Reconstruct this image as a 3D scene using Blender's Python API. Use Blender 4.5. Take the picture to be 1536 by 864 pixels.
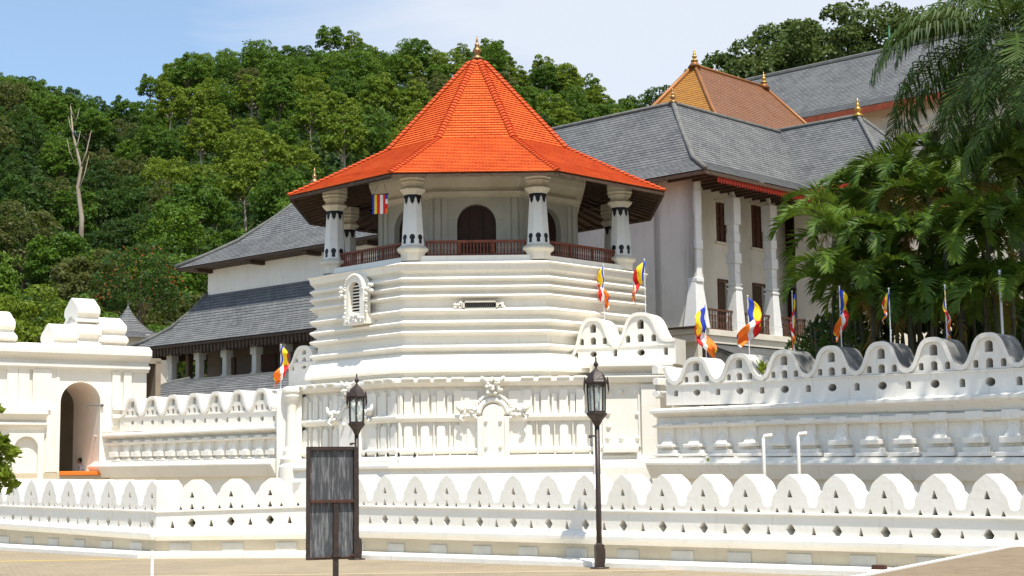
import bpy, bmesh, math, random
import numpy as np
from mathutils import Vector, Matrix
from math import sin, cos, pi, radians as R, hypot, tan, atan2

for o in list(bpy.data.objects): bpy.data.objects.remove(o)
scn = bpy.context.scene
col = scn.collection
random.seed(7)

# ------------------------------------------------------------------ camera
FPX, PITCH, ROLL, EYE = 2300.0, math.atan(280/2300), R(0.7), 1.63
fw = Vector((0, cos(PITCH), sin(PITCH)))
u0 = Vector((0, -sin(PITCH), cos(PITCH))); r0 = Vector((1, 0, 0))
rt = r0*cos(ROLL) - u0*sin(ROLL); up = u0*cos(ROLL) + r0*sin(ROLL)
cam_d = bpy.data.cameras.new('camera'); cam = bpy.data.objects.new('camera', cam_d); col.objects.link(cam)
cam_d.sensor_width = 36; cam_d.lens = FPX/1536*36; cam_d.clip_start = .1; cam_d.clip_end = 5000
m = Matrix.Identity(4)
for i in range(3):
    m[i][0] = rt[i]; m[i][1] = up[i]; m[i][2] = -fw[i]
m[2][3] = EYE
cam.matrix_world = m
scn.camera = cam

def ray(px, py):
    return fw + rt*((px-768)/FPX) + up*((432-py)/FPX)
def U(px, py, Z):
    d = ray(px, py); return Vector((0, 0, EYE)) + d*(Z/d.y)
def hit(px, py, O, n):
    "point where the sight line meets the vertical plane through O (2D) with normal n (2D)"
    d = ray(px, py); k = (O[0]*n[0]+O[1]*n[1])/(d.x*n[0]+d.y*n[1])
    return Vector((0, 0, EYE)) + d*k

# ------------------------------------------------------------------ light
SUN = Vector((.155, -.375, .914)).normalized()
el = math.asin(SUN.z); az = atan2(SUN.x, SUN.y)
w = bpy.data.worlds.new('World'); scn.world = w; w.use_nodes = True
nt = w.node_tree; nt.nodes.clear()
def N(tree, t, **kw):
    n = tree.nodes.new(t)
    for k, v in kw.items():
        if k in n.inputs: n.inputs[k].default_value = v
        else: setattr(n, k, v)
    return n
L = nt.links.new
sky = N(nt, 'ShaderNodeTexSky', sky_type='NISHITA', sun_disc=False, sun_elevation=el, sun_rotation=az, air_density=1.0, dust_density=.6, ozone_density=1.4)
tc = N(nt, 'ShaderNodeTexCoord')
mp = N(nt, 'ShaderNodeMapping'); mp.inputs['Scale'].default_value = (1.0, 1.0, 2.6)
nz = N(nt, 'ShaderNodeTexNoise', Scale=2.2, Detail=7.0, Roughness=.62, Distortion=.5)
sep = N(nt, 'ShaderNodeSeparateXYZ')
L(tc.outputs['Generated'], mp.inputs['Vector']); L(mp.outputs[0], nz.inputs['Vector']); L(tc.outputs['Generated'], sep.inputs[0])
ma = N(nt, 'ShaderNodeMath', operation='MULTIPLY_ADD'); ma.inputs[1].default_value = 1.9; ma.inputs[2].default_value = .02
L(sep.outputs['X'], ma.inputs[0])
ad = N(nt, 'ShaderNodeMath', operation='ADD'); L(nz.outputs['Fac'], ad.inputs[0]); L(ma.outputs[0], ad.inputs[1])
rp = N(nt, 'ShaderNodeValToRGB'); rp.color_ramp.elements[0].position = .26; rp.color_ramp.elements[1].position = .62
rp.color_ramp.elements[0].color = (.26, .26, .26, 1); rp.color_ramp.elements[1].color = (.92, .92, .92, 1)
L(ad.outputs[0], rp.inputs[0])
mx = N(nt, 'ShaderNodeMixRGB'); L(rp.outputs[0], mx.inputs[0]); tn = N(nt, 'ShaderNodeMixRGB', blend_type='MULTIPLY', Fac=1.0); L(sky.outputs[0], tn.inputs[1]); tn.inputs[2].default_value = (.70, .97, 1.10, 1); L(tn.outputs[0], mx.inputs[1]); mx.inputs[2].default_value = (4.9, 5.2, 5.75, 1)
bg = N(nt, 'ShaderNodeBackground', Strength=.12); L(mx.outputs[0], bg.inputs['Color'])
wo = N(nt, 'ShaderNodeOutputWorld'); L(bg.outputs[0], wo.inputs['Surface'])
sd = bpy.data.lights.new('sun', 'SUN'); sd.energy = 4.2; sd.angle = R(.53); sd.color = (1, .945, .85)
so = bpy.data.objects.new('sun', sd); col.objects.link(so)
so.rotation_mode = 'QUATERNION'; so.rotation_quaternion = SUN.to_track_quat('Z', 'Y')
scn.view_settings.view_transform = 'Standard'; scn.view_settings.look = 'None'
scn.view_settings.exposure = .50; scn.view_settings.gamma = 1
scn.render.engine = 'CYCLES'
try:
    scn.cycles.max_bounces = 6; scn.cycles.transparent_max_bounces = 6
except Exception: pass

# ------------------------------------------------------------------ materials
def mat(name, base=(.8, .8, .8), rough=.7, metal=0, spec=.3, var=None, scale=3., stretch=(1, 1, 1), bump=0, bscale=30., streak=0, coat=0):
    "principled material; var = second colour mixed in by noise, streak = vertical weather streaks"
    m = bpy.data.materials.new(name); m.use_nodes = True; t = m.node_tree; ln = t.links.new
    b = t.nodes['Principled BSDF']; b.inputs['Roughness'].default_value = rough; b.inputs['Metallic'].default_value = metal
    b.inputs['Specular IOR Level'].default_value = spec
    b.inputs['Base Color'].default_value = (*base, 1)
    c = N(t, 'ShaderNodeTexCoord'); geo = N(t, 'ShaderNodeNewGeometry')
    out = None
    if var:
        mpp = N(t, 'ShaderNodeMapping'); mpp.inputs['Scale'].default_value = stretch; ln(geo.outputs['Position'], mpp.inputs[0])
        n1 = N(t, 'ShaderNodeTexNoise', Scale=scale, Detail=6.0, Roughness=.65); ln(mpp.outputs[0], n1.inputs['Vector'])
        r1 = N(t, 'ShaderNodeValToRGB'); r1.color_ramp.elements[0].position = .38; r1.color_ramp.elements[1].position = .66; ln(n1.outputs['Fac'], r1.inputs[0])
        x = N(t, 'ShaderNodeMixRGB'); ln(r1.outputs[0], x.inputs[0]); x.inputs[1].default_value = (*base, 1); x.inputs[2].default_value = (*var, 1)
        out = x.outputs[0]
        if streak:
            mq = N(t, 'ShaderNodeMapping'); mq.inputs['Scale'].default_value = (5, 5, .35); ln(geo.outputs['Position'], mq.inputs[0])
            n2 = N(t, 'ShaderNodeTexNoise', Scale=1.6, Detail=5.0, Roughness=.7); ln(mq.outputs[0], n2.inputs['Vector'])
            r2 = N(t, 'ShaderNodeValToRGB'); r2.color_ramp.elements[0].position = .56; r2.color_ramp.elements[1].position = .80; ln(n2.outputs['Fac'], r2.inputs[0])
            mm = N(t, 'ShaderNodeMath', operation='MULTIPLY'); ln(r2.outputs[0], mm.inputs[0]); mm.inputs[1].default_value = streak
            y = N(t, 'ShaderNodeMixRGB'); ln(mm.outputs[0], y.inputs[0]); ln(out, y.inputs[1]); y.inputs[2].default_value = (.36, .34, .29, 1)
            out = y.outputs[0]
        ln(out, b.inputs['Base Color'])
    if bump:
        n3 = N(t, 'ShaderNodeTexNoise', Scale=bscale, Detail=5.0); ln(geo.outputs['Position'], n3.inputs['Vector'])
        bp = N(t, 'ShaderNodeBump', Strength=bump, Distance=.02); ln(n3.outputs['Fac'], bp.inputs['Height']); ln(bp.outputs[0], b.inputs['Normal'])
    return m

def tile_mat(name, c1, c2, mortar, bw=.22, bh=.14, rough=.75, metal=0, spec=.3, patch=None, bump=.6, msize=.012):
    "roof tiles laid on the UVs (metres along the eave, metres up the slope)"
    m = bpy.data.materials.new(name); m.use_nodes = True; t = m.node_tree; ln = t.links.new
    b = t.nodes['Principled BSDF']; b.inputs['Roughness'].default_value = rough; b.inputs['Metallic'].default_value = metal; b.inputs['Specular IOR Level'].default_value = spec
    uv = N(t, 'ShaderNodeTexCoord')
    br = N(t, 'ShaderNodeTexBrick', Scale=1.0); br.offset = .5
    br.inputs['Color1'].default_value = (*c1, 1); br.inputs['Color2'].default_value = (*c2, 1); br.inputs['Mortar'].default_value = (*mortar, 1)
    br.inputs['Mortar Size'].default_value = msize; br.inputs['Mortar Smooth'].default_value = .3; br.inputs['Brick Width'].default_value = bw; br.inputs['Row Height'].default_value = bh
    ln(uv.outputs['UV'], br.inputs['Vector'])
    geo = N(t, 'ShaderNodeNewGeometry')
    n1 = N(t, 'ShaderNodeTexNoise', Scale=.9, Detail=8.0, Roughness=.75); ln(geo.outputs['Position'], n1.inputs['Vector'])
    r1 = N(t, 'ShaderNodeValToRGB'); r1.color_ramp.elements[0].position = .42; r1.color_ramp.elements[1].position = .70; ln(n1.outputs['Fac'], r1.inputs[0])
    x = N(t, 'ShaderNodeMixRGB', Fac=.5); ln(br.outputs['Color'], x.inputs[1]); x.inputs[2].default_value = (*(patch or c2), 1)
    mm = N(t, 'ShaderNodeMath', operation='MULTIPLY'); ln(r1.outputs[0], mm.inputs[0]); mm.inputs[1].default_value = .6; ln(mm.outputs[0], x.inputs[0])
    ln(x.outputs[0], b.inputs['Base Color'])
    bp = N(t, 'ShaderNodeBump', Strength=bump, Distance=.02); bp.invert = True; ln(br.outputs['Fac'], bp.inputs['Height']); ln(bp.outputs[0], b.inputs['Normal'])
    return m

def leaf_mat(name, c1, c2, trans=.35, rough=.55, glossy=.25):
    m = bpy.data.materials.new(name); m.use_nodes = True; t = m.node_tree; ln = t.links.new
    b = t.nodes['Principled BSDF']; b.inputs['Roughness'].default_value = rough; b.inputs['Specular IOR Level'].default_value = glossy
    oi = N(t, 'ShaderNodeObjectInfo'); at = N(t, 'ShaderNodeAttribute', attribute_name='tint')
    s = N(t, 'ShaderNodeMath', operation='MULTIPLY_ADD'); ln(oi.outputs['Random'], s.inputs[0]); s.inputs[1].default_value = .55
    s2 = N(t, 'ShaderNodeMath', operation='MULTIPLY'); ln(at.outputs['Fac'], s2.inputs[0]); s2.inputs[1].default_value = .45; ln(s2.outputs[0], s.inputs[2])
    x = N(t, 'ShaderNodeMixRGB'); ln(s.outputs[0], x.inputs[0]); x.inputs[1].default_value = (*c1, 1); x.inputs[2].default_value = (*c2, 1)
    ln(x.outputs[0], b.inputs['Base Color'])
    tr = N(t, 'ShaderNodeBsdfTranslucent'); 
    y = N(t, 'ShaderNodeMixRGB', Fac=.5); ln(x.outputs[0], y.inputs[1]); y.inputs[2].default_value = (.16, .22, .02, 1); ln(y.outputs[0], tr.inputs['Color'])
    ms = N(t, 'ShaderNodeMixShader', Fac=trans); ln(b.outputs[0], ms.inputs[1]); ln(tr.outputs[0], ms.inputs[2])
    ln(ms.outputs[0], t.nodes['Material Output'].inputs['Surface'])
    return m

M = {}
M['white'] = mat('white_plaster', (.875, .845, .775), .75, var=(.82, .785, .70), scale=1.3, streak=.35, bump=.25, bscale=12)
M['white2'] = mat('weathered_plaster', (.84, .81, .745), .8, var=(.77, .735, .665), scale=.9, streak=.6, bump=.3, bscale=10)
M['lining'] = mat('shade_brown_hole_lining', (.075, .052, .036), .95, var=(.13, .095, .07), scale=4)  # inset plate: weathered brown, darkened so the holes look deep in shade
M['mould_shade'] = mat('mould_and_shade_plaster', (.84, .81, .745), .85, var=(.77, .735, .665), scale=.9, streak=.6, bump=.3, bscale=10)  # crest grey: real mould plus shade put into the colour
def add_mould_shade(m):
    "grey mould and painted-in shade on the upward faces of the crest, under the palms"
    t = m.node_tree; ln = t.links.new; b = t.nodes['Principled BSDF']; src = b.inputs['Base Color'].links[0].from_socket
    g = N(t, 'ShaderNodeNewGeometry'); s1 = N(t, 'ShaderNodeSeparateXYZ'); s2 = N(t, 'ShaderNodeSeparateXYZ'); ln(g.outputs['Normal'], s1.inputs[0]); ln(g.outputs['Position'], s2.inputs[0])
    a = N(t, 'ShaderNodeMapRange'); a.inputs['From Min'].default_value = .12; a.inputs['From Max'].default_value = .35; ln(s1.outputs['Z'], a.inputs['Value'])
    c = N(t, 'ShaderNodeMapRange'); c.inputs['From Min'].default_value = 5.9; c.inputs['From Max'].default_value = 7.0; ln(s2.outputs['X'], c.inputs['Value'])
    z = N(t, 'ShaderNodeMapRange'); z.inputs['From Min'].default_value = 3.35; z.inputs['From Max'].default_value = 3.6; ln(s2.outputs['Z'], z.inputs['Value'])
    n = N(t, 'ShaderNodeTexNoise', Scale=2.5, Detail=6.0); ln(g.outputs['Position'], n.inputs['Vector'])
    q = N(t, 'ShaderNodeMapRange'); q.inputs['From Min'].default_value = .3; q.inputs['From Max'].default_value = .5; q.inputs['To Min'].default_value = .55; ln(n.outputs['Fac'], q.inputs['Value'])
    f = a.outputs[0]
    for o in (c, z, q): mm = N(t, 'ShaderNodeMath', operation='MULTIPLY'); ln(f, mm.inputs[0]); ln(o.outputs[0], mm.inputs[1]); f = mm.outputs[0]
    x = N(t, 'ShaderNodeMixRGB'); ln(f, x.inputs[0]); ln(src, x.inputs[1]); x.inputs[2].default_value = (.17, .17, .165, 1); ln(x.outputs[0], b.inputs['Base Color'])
add_mould_shade(M['mould_shade'])
M['foot'] = mat('grey_foot_plaster', (.56, .54, .48), .9, var=(.45, .43, .37), scale=1.5)
M['base_wall'] = mat('base_plaster', (.60, .52, .38), .85, var=(.50, .43, .31), scale=.8, stretch=(1, 1, 3), streak=.6, bump=.3, bscale=9)
M['cream'] = mat('cream_plaster', (.70, .66, .56), .8, var=(.60, .56, .47), scale=1.0, streak=.4)
M['greywall'] = mat('limewashed_wall', (.73, .695, .61), .85, var=(.64, .61, .53), scale=.7, streak=.7)
M['bluewhite'] = mat('painted_column', (.74, .75, .74), .6, var=(.69, .70, .69), scale=3, streak=.3)
M['black'] = mat('black_paint', (.012, .014, .02), .5)
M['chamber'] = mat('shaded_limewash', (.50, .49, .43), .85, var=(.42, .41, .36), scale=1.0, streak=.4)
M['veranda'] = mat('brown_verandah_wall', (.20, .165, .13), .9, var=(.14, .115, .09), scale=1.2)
M['brownwood'] = mat('brown_shutter_timber', (.075, .032, .02), .6, var=(.11, .05, .03), scale=6, bump=.2)
M['door'] = mat('near_black_door_timber', (.03, .014, .01), .6, var=(.05, .02, .014), scale=5)
M['passage'] = mat('brown_passage_plaster', (.36, .30, .23), .9, var=(.28, .23, .17), scale=1)
M['dark'] = mat('dark_interior', (.03, .024, .02), .9)
M['wood'] = mat('dark_timber', (.055, .034, .022), .7, var=(.11, .07, .045), scale=6, stretch=(1, 1, 3), bump=.3)
M['redwood'] = mat('red_brown_timber', (.13, .035, .018), .5, var=(.19, .06, .03), scale=8, bump=.2)
M['redtrim'] = mat('red_painted_fringe', (.55, .05, .02), .6, var=(.42, .04, .02), scale=6)
M['orange'] = tile_mat('orange_clay_tiles', (.74, .125, .016), (.60, .080, .011), (.36, .045, .008), .20, .13, patch=(.80, .17, .03), bump=.8, msize=.010)
M['orange_r'] = mat('orange_ridge_tiles', (.60, .085, .014), .75, var=(.46, .06, .012), scale=9, bump=.4)
M['slate'] = tile_mat('grey_roof_tiles', (.165, .170, .174), (.105, .110, .116), (.055, .057, .06), .28, .155, patch=(.21, .212, .208), bump=.6, msize=.014)
M['slate_r'] = mat('grey_ridge_caps', (.175, .175, .165), .8, var=(.11, .11, .10), scale=5, bump=.3)
M['gold_roof'] = tile_mat('gilded_roof_tiles', (.54, .26, .045), (.45, .20, .04), (.25, .10, .03), .3, .16, rough=.5, metal=.25, patch=(.42, .19, .07), bump=.5)
M['brown_gilt_roof'] = tile_mat('brown_gilt_roof_tiles', (.27, .12, .05), (.21, .09, .04), (.12, .05, .025), .3, .16, rough=.5, metal=.2, patch=(.24, .12, .08), bump=.5)  # side slopes, darker and browner than the end slopes
M['gold'] = mat('gilded_metal', (.55, .31, .07), .38, metal=.9)
M['brass'] = mat('aged_brass', (.34, .20, .09), .42, metal=.85)
M['iron'] = mat('brown_black_iron', (.022, .016, .014), .45, var=(.05, .028, .02), scale=14, bump=.2, spec=.5)
M['rust'] = mat('rusty_iron', (.10, .04, .024), .8, var=(.05, .026, .02), scale=20, bump=.3)
M['pave'] = None
M['carpet'] = mat('orange_carpet', (.75, .20, .03), .9)
M['bark'] = mat('bark', (.16, .12, .08), .9, var=(.09, .07, .05), scale=5, stretch=(1, 1, .3), bump=.4)
M['pale_bark'] = mat('pale_dead_wood', (.40, .34, .26), .9, var=(.26, .21, .155), scale=2, stretch=(1, 1, .3))
M['palm_bark'] = mat('palm_stem', (.085, .085, .05), .8, var=(.045, .042, .03), scale=4, stretch=(1, 1, 4))
M['leafA'] = leaf_mat('mid_green_leaves', (.040, .105, .010), (.12, .215, .018))
M['leafB'] = leaf_mat('dark_green_leaves', (.014, .046, .009), (.045, .105, .013))
M['leafC'] = leaf_mat('yellow_green_leaves', (.11, .18, .012), (.19, .25, .02))
M['leafD'] = leaf_mat('olive_leaves', (.07, .085, .02), (.11, .12, .03))
M['leafE'] = leaf_mat('shade_tree_leaves', (.045, .075, .018), (.09, .13, .03), trans=.25)
M['leafY'] = leaf_mat('lime_leaves', (.28, .36, .03), (.36, .42, .04))
M['frond'] = leaf_mat('palm_fronds', (.020, .060, .008), (.16, .26, .03), trans=.3, rough=.5, glossy=.25)
M['coco'] = leaf_mat('coconut_fronds', (.015, .042, .010), (.075, .13, .022), trans=.15, rough=.5, glossy=.15)
M['frond_old'] = leaf_mat('old_palm_fronds', (.24, .15, .035), (.34, .22, .05), trans=.3)
M['flower'] = leaf_mat('red_flowers', (.26, .06, .02), (.36, .11, .03), trans=.3)
M['glass'] = None
def glassm():
    m = bpy.data.materials.new('lantern_glass'); m.use_nodes = True; b = m.node_tree.nodes['Principled BSDF']
    b.inputs['Base Color'].default_value = (.92, .96, .95, 1); b.inputs['Roughness'].default_value = .1; b.inputs['Transmission Weight'].default_value = .9; b.inputs['IOR'].default_value = 1.05
    return m
M['glass'] = glassm()
for k, c in dict(f_blue=(.02, .05, .42), f_yellow=(.85, .62, .02), f_red=(.72, .02, .02), f_white=(.85, .85, .85), f_orange=(.9, .20, .02)).items():
    M[k] = mat('flag_'+k[2:], c, .7)
FLAGM = [M['f_blue'], M['f_yellow'], M['f_red'], M['f_white'], M['f_orange']]
M['skin'] = mat('skin', (.22, .11, .07), .6); M['hair'] = mat('black_hair', (.01, .009, .009), .5); M['shirt'] = mat('pale_shirt', (.55, .52, .62), .8)

def pavemat():
    m = bpy.data.materials.new('tan_block_paving'); m.use_nodes = True; t = m.node_tree; ln = t.links.new
    b = t.nodes['Principled BSDF']; b.inputs['Roughness'].default_value = .85; b.inputs['Specular IOR Level'].default_value = .2
    g = N(t, 'ShaderNodeNewGeometry'); mp = N(t, 'ShaderNodeMapping'); mp.inputs['Rotation'].default_value = (0, 0, R(-20)); ln(g.outputs['Position'], mp.inputs[0])
    br = N(t, 'ShaderNodeTexBrick', Scale=1.0); br.inputs['Brick Width'].default_value = .24; br.inputs['Row Height'].default_value = .12; br.inputs['Mortar Size'].default_value = .008
    br.inputs['Color1'].default_value = (.33, .275, .185, 1); br.inputs['Color2'].default_value = (.25, .205, .14, 1); br.inputs['Mortar'].default_value = (.17, .14, .105, 1); ln(mp.outputs[0], br.inputs['Vector'])
    n = N(t, 'ShaderNodeTexNoise', Scale=.35, Detail=9.0, Roughness=.7); ln(g.outputs['Position'], n.inputs['Vector'])
    r = N(t, 'ShaderNodeValToRGB'); r.color_ramp.elements[0].position = .4; r.color_ramp.elements[1].position = .68; ln(n.outputs['Fac'], r.inputs[0])
    x = N(t, 'ShaderNodeMixRGB'); ln(br.outputs[0], x.inputs[1]); x.inputs[2].default_value = (.38, .30, .20, 1); mm = N(t, 'ShaderNodeMath', operation='MULTIPLY'); mm.inputs[1].default_value = .7; ln(r.outputs[0], mm.inputs[0]); ln(mm.outputs[0], x.inputs[0])
    ln(x.outputs[0], b.inputs['Base Color'])
    bp = N(t, 'ShaderNodeBump', Strength=.4, Distance=.01); bp.invert = True; ln(br.outputs['Fac'], bp.inputs['Height']); ln(bp.outputs[0], b.inputs['Normal'])
    return m
M['pave'] = pavemat()

# ------------------------------------------------------------------ helpers
def tag(o, label=None, cat=None, group=None, kind=None):
    if label: o['label'] = label
    if cat: o['category'] = cat
    if group: o['group'] = group
    if kind: o['kind'] = kind
    return o
def empty(name, loc, label=None, cat=None, group=None):
    o = bpy.data.objects.new(name, None); o.empty_display_size = .3; o.location = loc; col.objects.link(o)
    return tag(o, label, cat, group)
def wloc(o):
    v = Vector(o.location)
    while o.parent: o = o.parent; v += o.location
    return v
def copy_tree(o, parent=None):
    c = o.copy(); col.objects.link(c); c.parent = parent
    for ch in list(o.children): copy_tree(ch, c)
    return c

class MB:
    def __init__(s): s.v = []; s.f = []; s.m = []; s.uv = {}
    def add(s, vs, fs, mi=0):
        k = len(s.v); s.v += [tuple(v) for v in vs]; s.f += [tuple(k+i for i in f) for f in fs]; s.m += [mi]*len(fs)
    def box(s, o, ax, ay, az, mi=0):
        "o = corner, ax/ay/az = edge vectors"
        o = Vector(o); ax = Vector(ax); ay = Vector(ay); az = Vector(az)
        v = [o, o+ax, o+ax+ay, o+ay, o+az, o+ax+az, o+ax+ay+az, o+ay+az]
        s.add(v, [(0, 3, 2, 1), (4, 5, 6, 7), (0, 1, 5, 4), (1, 2, 6, 5), (2, 3, 7, 6), (3, 0, 4, 7)], mi)
    def cbox(s, c, sx, sy, sz, ang=0, mi=0, taper=1.0):
        c = Vector(c); a = Vector((cos(ang), sin(ang), 0)); b = Vector((-sin(ang), cos(ang), 0))
        vs = []
        for z, k in ((0, 1), (sz, taper)):
            for i, j in ((-1, -1), (1, -1), (1, 1), (-1, 1)): vs.append(c + a*(i*sx/2*k) + b*(j*sy/2*k) + Vector((0, 0, z)))
        s.add(vs, [(0, 3, 2, 1), (4, 5, 6, 7), (0, 1, 5, 4), (1, 2, 6, 5), (2, 3, 7, 6), (3, 0, 4, 7)], mi)
    def lathe(s, c, prof, n=16, ph=0, mi=0, sq=None):
        "prof = [(radius, z)] bottom to top"
        c = Vector(c); vs = []
        for r, z in prof:
            for i in range(n):
                a = ph + 2*pi*i/n; vs.append(c + Vector((r*cos(a), r*sin(a), z)))
        fs = []
        for j in range(len(prof)-1):
            for i in range(n):
                k = (i+1) % n; fs.append((j*n+i, j*n+k, (j+1)*n+k, (j+1)*n+i))
        fs.append(tuple(reversed(range(n)))); fs.append(tuple(range((len(prof)-1)*n, len(prof)*n)))
        s.add(vs, fs, mi)
    def tube(s, pts, rad, n=8, mi=0):
        pts = [Vector(p) for p in pts]; rr = rad if isinstance(rad, (list, tuple)) else [rad]*len(pts); vs = []
        for i, p in enumerate(pts):
            d = (pts[min(i+1, len(pts)-1)] - pts[max(i-1, 0)]).normalized()
            a = d.cross(Vector((0, 0, 1))); a = a.normalized() if a.length > .05 else Vector((1, 0, 0)); b = a.cross(d).normalized()
            for k in range(n):
                t = 2*pi*k/n + pi/n; vs.append(p + a*(cos(t)*rr[i]) + b*(sin(t)*rr[i]))
        fs = [(i*n+k, i*n+(k+1) % n, (i+1)*n+(k+1) % n, (i+1)*n+k) for i in range(len(pts)-1) for k in range(n)]
        fs += [tuple(reversed(range(n))), tuple(range((len(pts)-1)*n, len(pts)*n))]
        s.add(vs, fs, mi)
    def ball(s, c, rx, ry=None, rz=None, seg=8, mi=0):
        ry = ry or rx; rz = rz or rx; c = Vector(c); k = len(s.v); vs = [c+Vector((0, 0, -rz))]
        for i in range(1, seg//2+1 if seg < 6 else seg//2):
            t = -pi/2 + pi*i/(seg//2)
            for j in range(seg):
                a = 2*pi*j/seg; vs.append(c + Vector((rx*cos(t)*cos(a), ry*cos(t)*sin(a), rz*sin(t))))
        vs.append(c+Vector((0, 0, rz))); rings = (len(vs)-2)//seg; fs = []
        for j in range(seg): fs.append((0, 1+(j+1) % seg, 1+j))
        for i in range(rings-1):
            for j in range(seg): fs.append((1+i*seg+j, 1+i*seg+(j+1) % seg, 1+(i+1)*seg+(j+1) % seg, 1+(i+1)*seg+j))
        t = 1+(rings-1)*seg
        for j in range(seg): fs.append((t+j, t+(j+1) % seg, len(vs)-1))
        s.add(vs, fs, mi)
    def build(s, name, mats, parent=None, smooth=False, bevel=0, label=None, cat=None, group=None, kind=None, world=True):
        me = bpy.data.meshes.new(name)
        off = wloc(parent) if (parent and world) else Vector((0, 0, 0))
        me.from_pydata([Vector(v)-off for v in s.v], [], s.f)
        for mm in (mats if isinstance(mats, (list, tuple)) else [mats]): me.materials.append(mm)
        if any(s.m): me.polygons.foreach_set('material_index', s.m)
        if s.uv:
            ul = me.uv_layers.new(name='UVMap')
            for p in me.polygons:
                q = s.uv.get(p.index)
                if q:
                    for li, c in zip(p.loop_indices, q): ul.data[li].uv = c
        bm = bmesh.new(); bm.from_mesh(me); bmesh.ops.recalc_face_normals(bm, faces=bm.faces) if not s.uv else None; bm.to_mesh(me); bm.free()
        if smooth: me.polygons.foreach_set('use_smooth', [True]*len(me.polygons))
        o = bpy.data.objects.new(name, me); col.objects.link(o)
        if parent: o.parent = parent
        if bevel:
            md = o.modifiers.new('bevel', 'BEVEL'); md.width = bevel; md.segments = 2; md.limit_method = 'ANGLE'; md.angle_limit = R(40); md.use_clamp_overlap = True
        return tag(o, label, cat, group, kind)
    def roof(s, e0, e1, t1, t0, rows=None, mi=0, step=.014, off=(0, 0)):
        "courses of tiles between eave edge e0-e1 and top edge t0-t1"
        e0, e1, t1, t0 = map(Vector, (e0, e1, t1, t0))
        ax = (e1-e0).normalized(); slope = ((t0+t1)/2-(e0+e1)/2); slope -= ax*slope.dot(ax); Ls = slope.length; sn = slope.normalized(); nn = ax.cross(sn)
        if nn.z < 0: nn = -nn
        rows = rows or max(2, int(Ls/.155)); h = Ls/rows
        for i in range(rows):
            a = i/rows; b = (i+1)/rows
            p0 = e0.lerp(t0, a)+nn*step; p1 = e1.lerp(t1, a)+nn*step; q1 = e1.lerp(t1, b); q0 = e0.lerp(t0, b)
            b0 = e0.lerp(t0, a)-nn*.01; b1 = e1.lerp(t1, a)-nn*.01
            k = len(s.f); s.add([p0, p1, q1, q0, b0, b1], [(0, 1, 2, 3), (4, 5, 1, 0)], mi)
            v0 = i*s.rowh; v1 = (i+1)*s.rowh
            s.uv[k] = [(((p-e0).dot(ax)), v) for p, v in ((p0, v0), (p1, v0), (q1, v1), (q0, v1))]
            s.uv[k+1] = [(((p-e0).dot(ax)), v) for p, v in ((b0, v0), (b1, v0), (p1, v0+.02), (p0, v0+.02))]
    rowh = .155

def plate_mesh(outer, holes, depth, bevel=0):
    "flat outline (x, y) with holes, given real thickness (-depth .. 0 in z), as vertex/face lists"
    cu = bpy.data.curves.new('tmp', 'CURVE'); cu.dimensions = '2D'; cu.fill_mode = 'BOTH'
    for poly in [outer]+holes:
        sp = cu.splines.new('POLY'); sp.points.add(len(poly)-1)
        for p, q in zip(sp.points, poly): p.co = (q[0], q[1], 0, 1)
        sp.use_cyclic_u = True
    cu.extrude = depth/2
    ob = bpy.data.objects.new('tmp', cu); col.objects.link(ob)
    dg = bpy.context.evaluated_depsgraph_get(); me = bpy.data.meshes.new_from_object(ob.evaluated_get(dg))
    vs = [v.co.copy() for v in me.vertices]; fs = [tuple(p.vertices) for p in me.polygons]
    for v in vs: v.z -= depth/2
    bpy.data.objects.remove(ob); bpy.data.curves.remove(cu); bpy.data.meshes.remove(me)
    return vs, fs

class Wall:
    "vertical frame: s along the wall (to the viewer's right), o outward to the viewer, z up"
    def __init__(w, A, B):
        w.A = Vector((A[0], A[1])); d = Vector((B[0], B[1]))-w.A; w.L = d.length; w.t = d/w.L
        n = Vector((w.t.y, -w.t.x))
        if n.dot(-w.A) < 0: n = -n
        w.n = n
    def P(w, s, o, z): q = w.A+w.t*s+w.n*o; return Vector((q.x, q.y, z))
    def at(w, px, py, o=0):
        "(s, z) of a pixel on the plane lying o in front of the wall face"
        O = w.A+w.n*o; h = hit(px, py, O, w.n); return (Vector((h.x, h.y))-w.A).dot(w.t), h.z
    def box(w, mb, s0, s1, o0, o1, z0, z1, mi=0, zt=None):
        v = [w.P(s0, o0, z0), w.P(s1, o0, z0), w.P(s1, o1, z0), w.P(s0, o1, z0), w.P(s0, o0, z1), w.P(s1, o0, z1), w.P(s1, o1, z1), w.P(s0, o1, z1)]
        if zt:
            for q in v: q.z += zt((Vector((q.x, q.y))-w.A).dot(w.t))
        mb.add(v, [(0, 3, 2, 1), (4, 5, 6, 7), (0, 1, 5, 4), (1, 2, 6, 5), (2, 3, 7, 6), (3, 0, 4, 7)], mi)
    def sweep(w, mb, prof, s0, s1, zf=lambda s: 0, nseg=1, mi=0):
        "prof = closed list of (o, z)"
        n = len(prof); vs = []
        for i in range(nseg+1):
            s = s0+(s1-s0)*i/nseg
            for o, z in prof: vs.append(w.P(s, o, z+zf(s)))
        fs = [(i*n+k, i*n+(k+1) % n, (i+1)*n+(k+1) % n, (i+1)*n+k) for i in range(nseg) for k in range(n)]
        fs += [tuple(range(n)), tuple(reversed(range(nseg*n, (nseg+1)*n)))]
        mb.add(vs, fs, mi)
    def plate(w, mb, outer, holes, depth, o=0, zf=lambda s: 0, hf=lambda s: 1, mi=0):
        vs, fs = plate_mesh(outer, holes, depth)
        mb.add([w.P(v.x, o+v.z, v.y*hf(v.x)+zf(v.x)) for v in vs], fs, mi)

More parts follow.
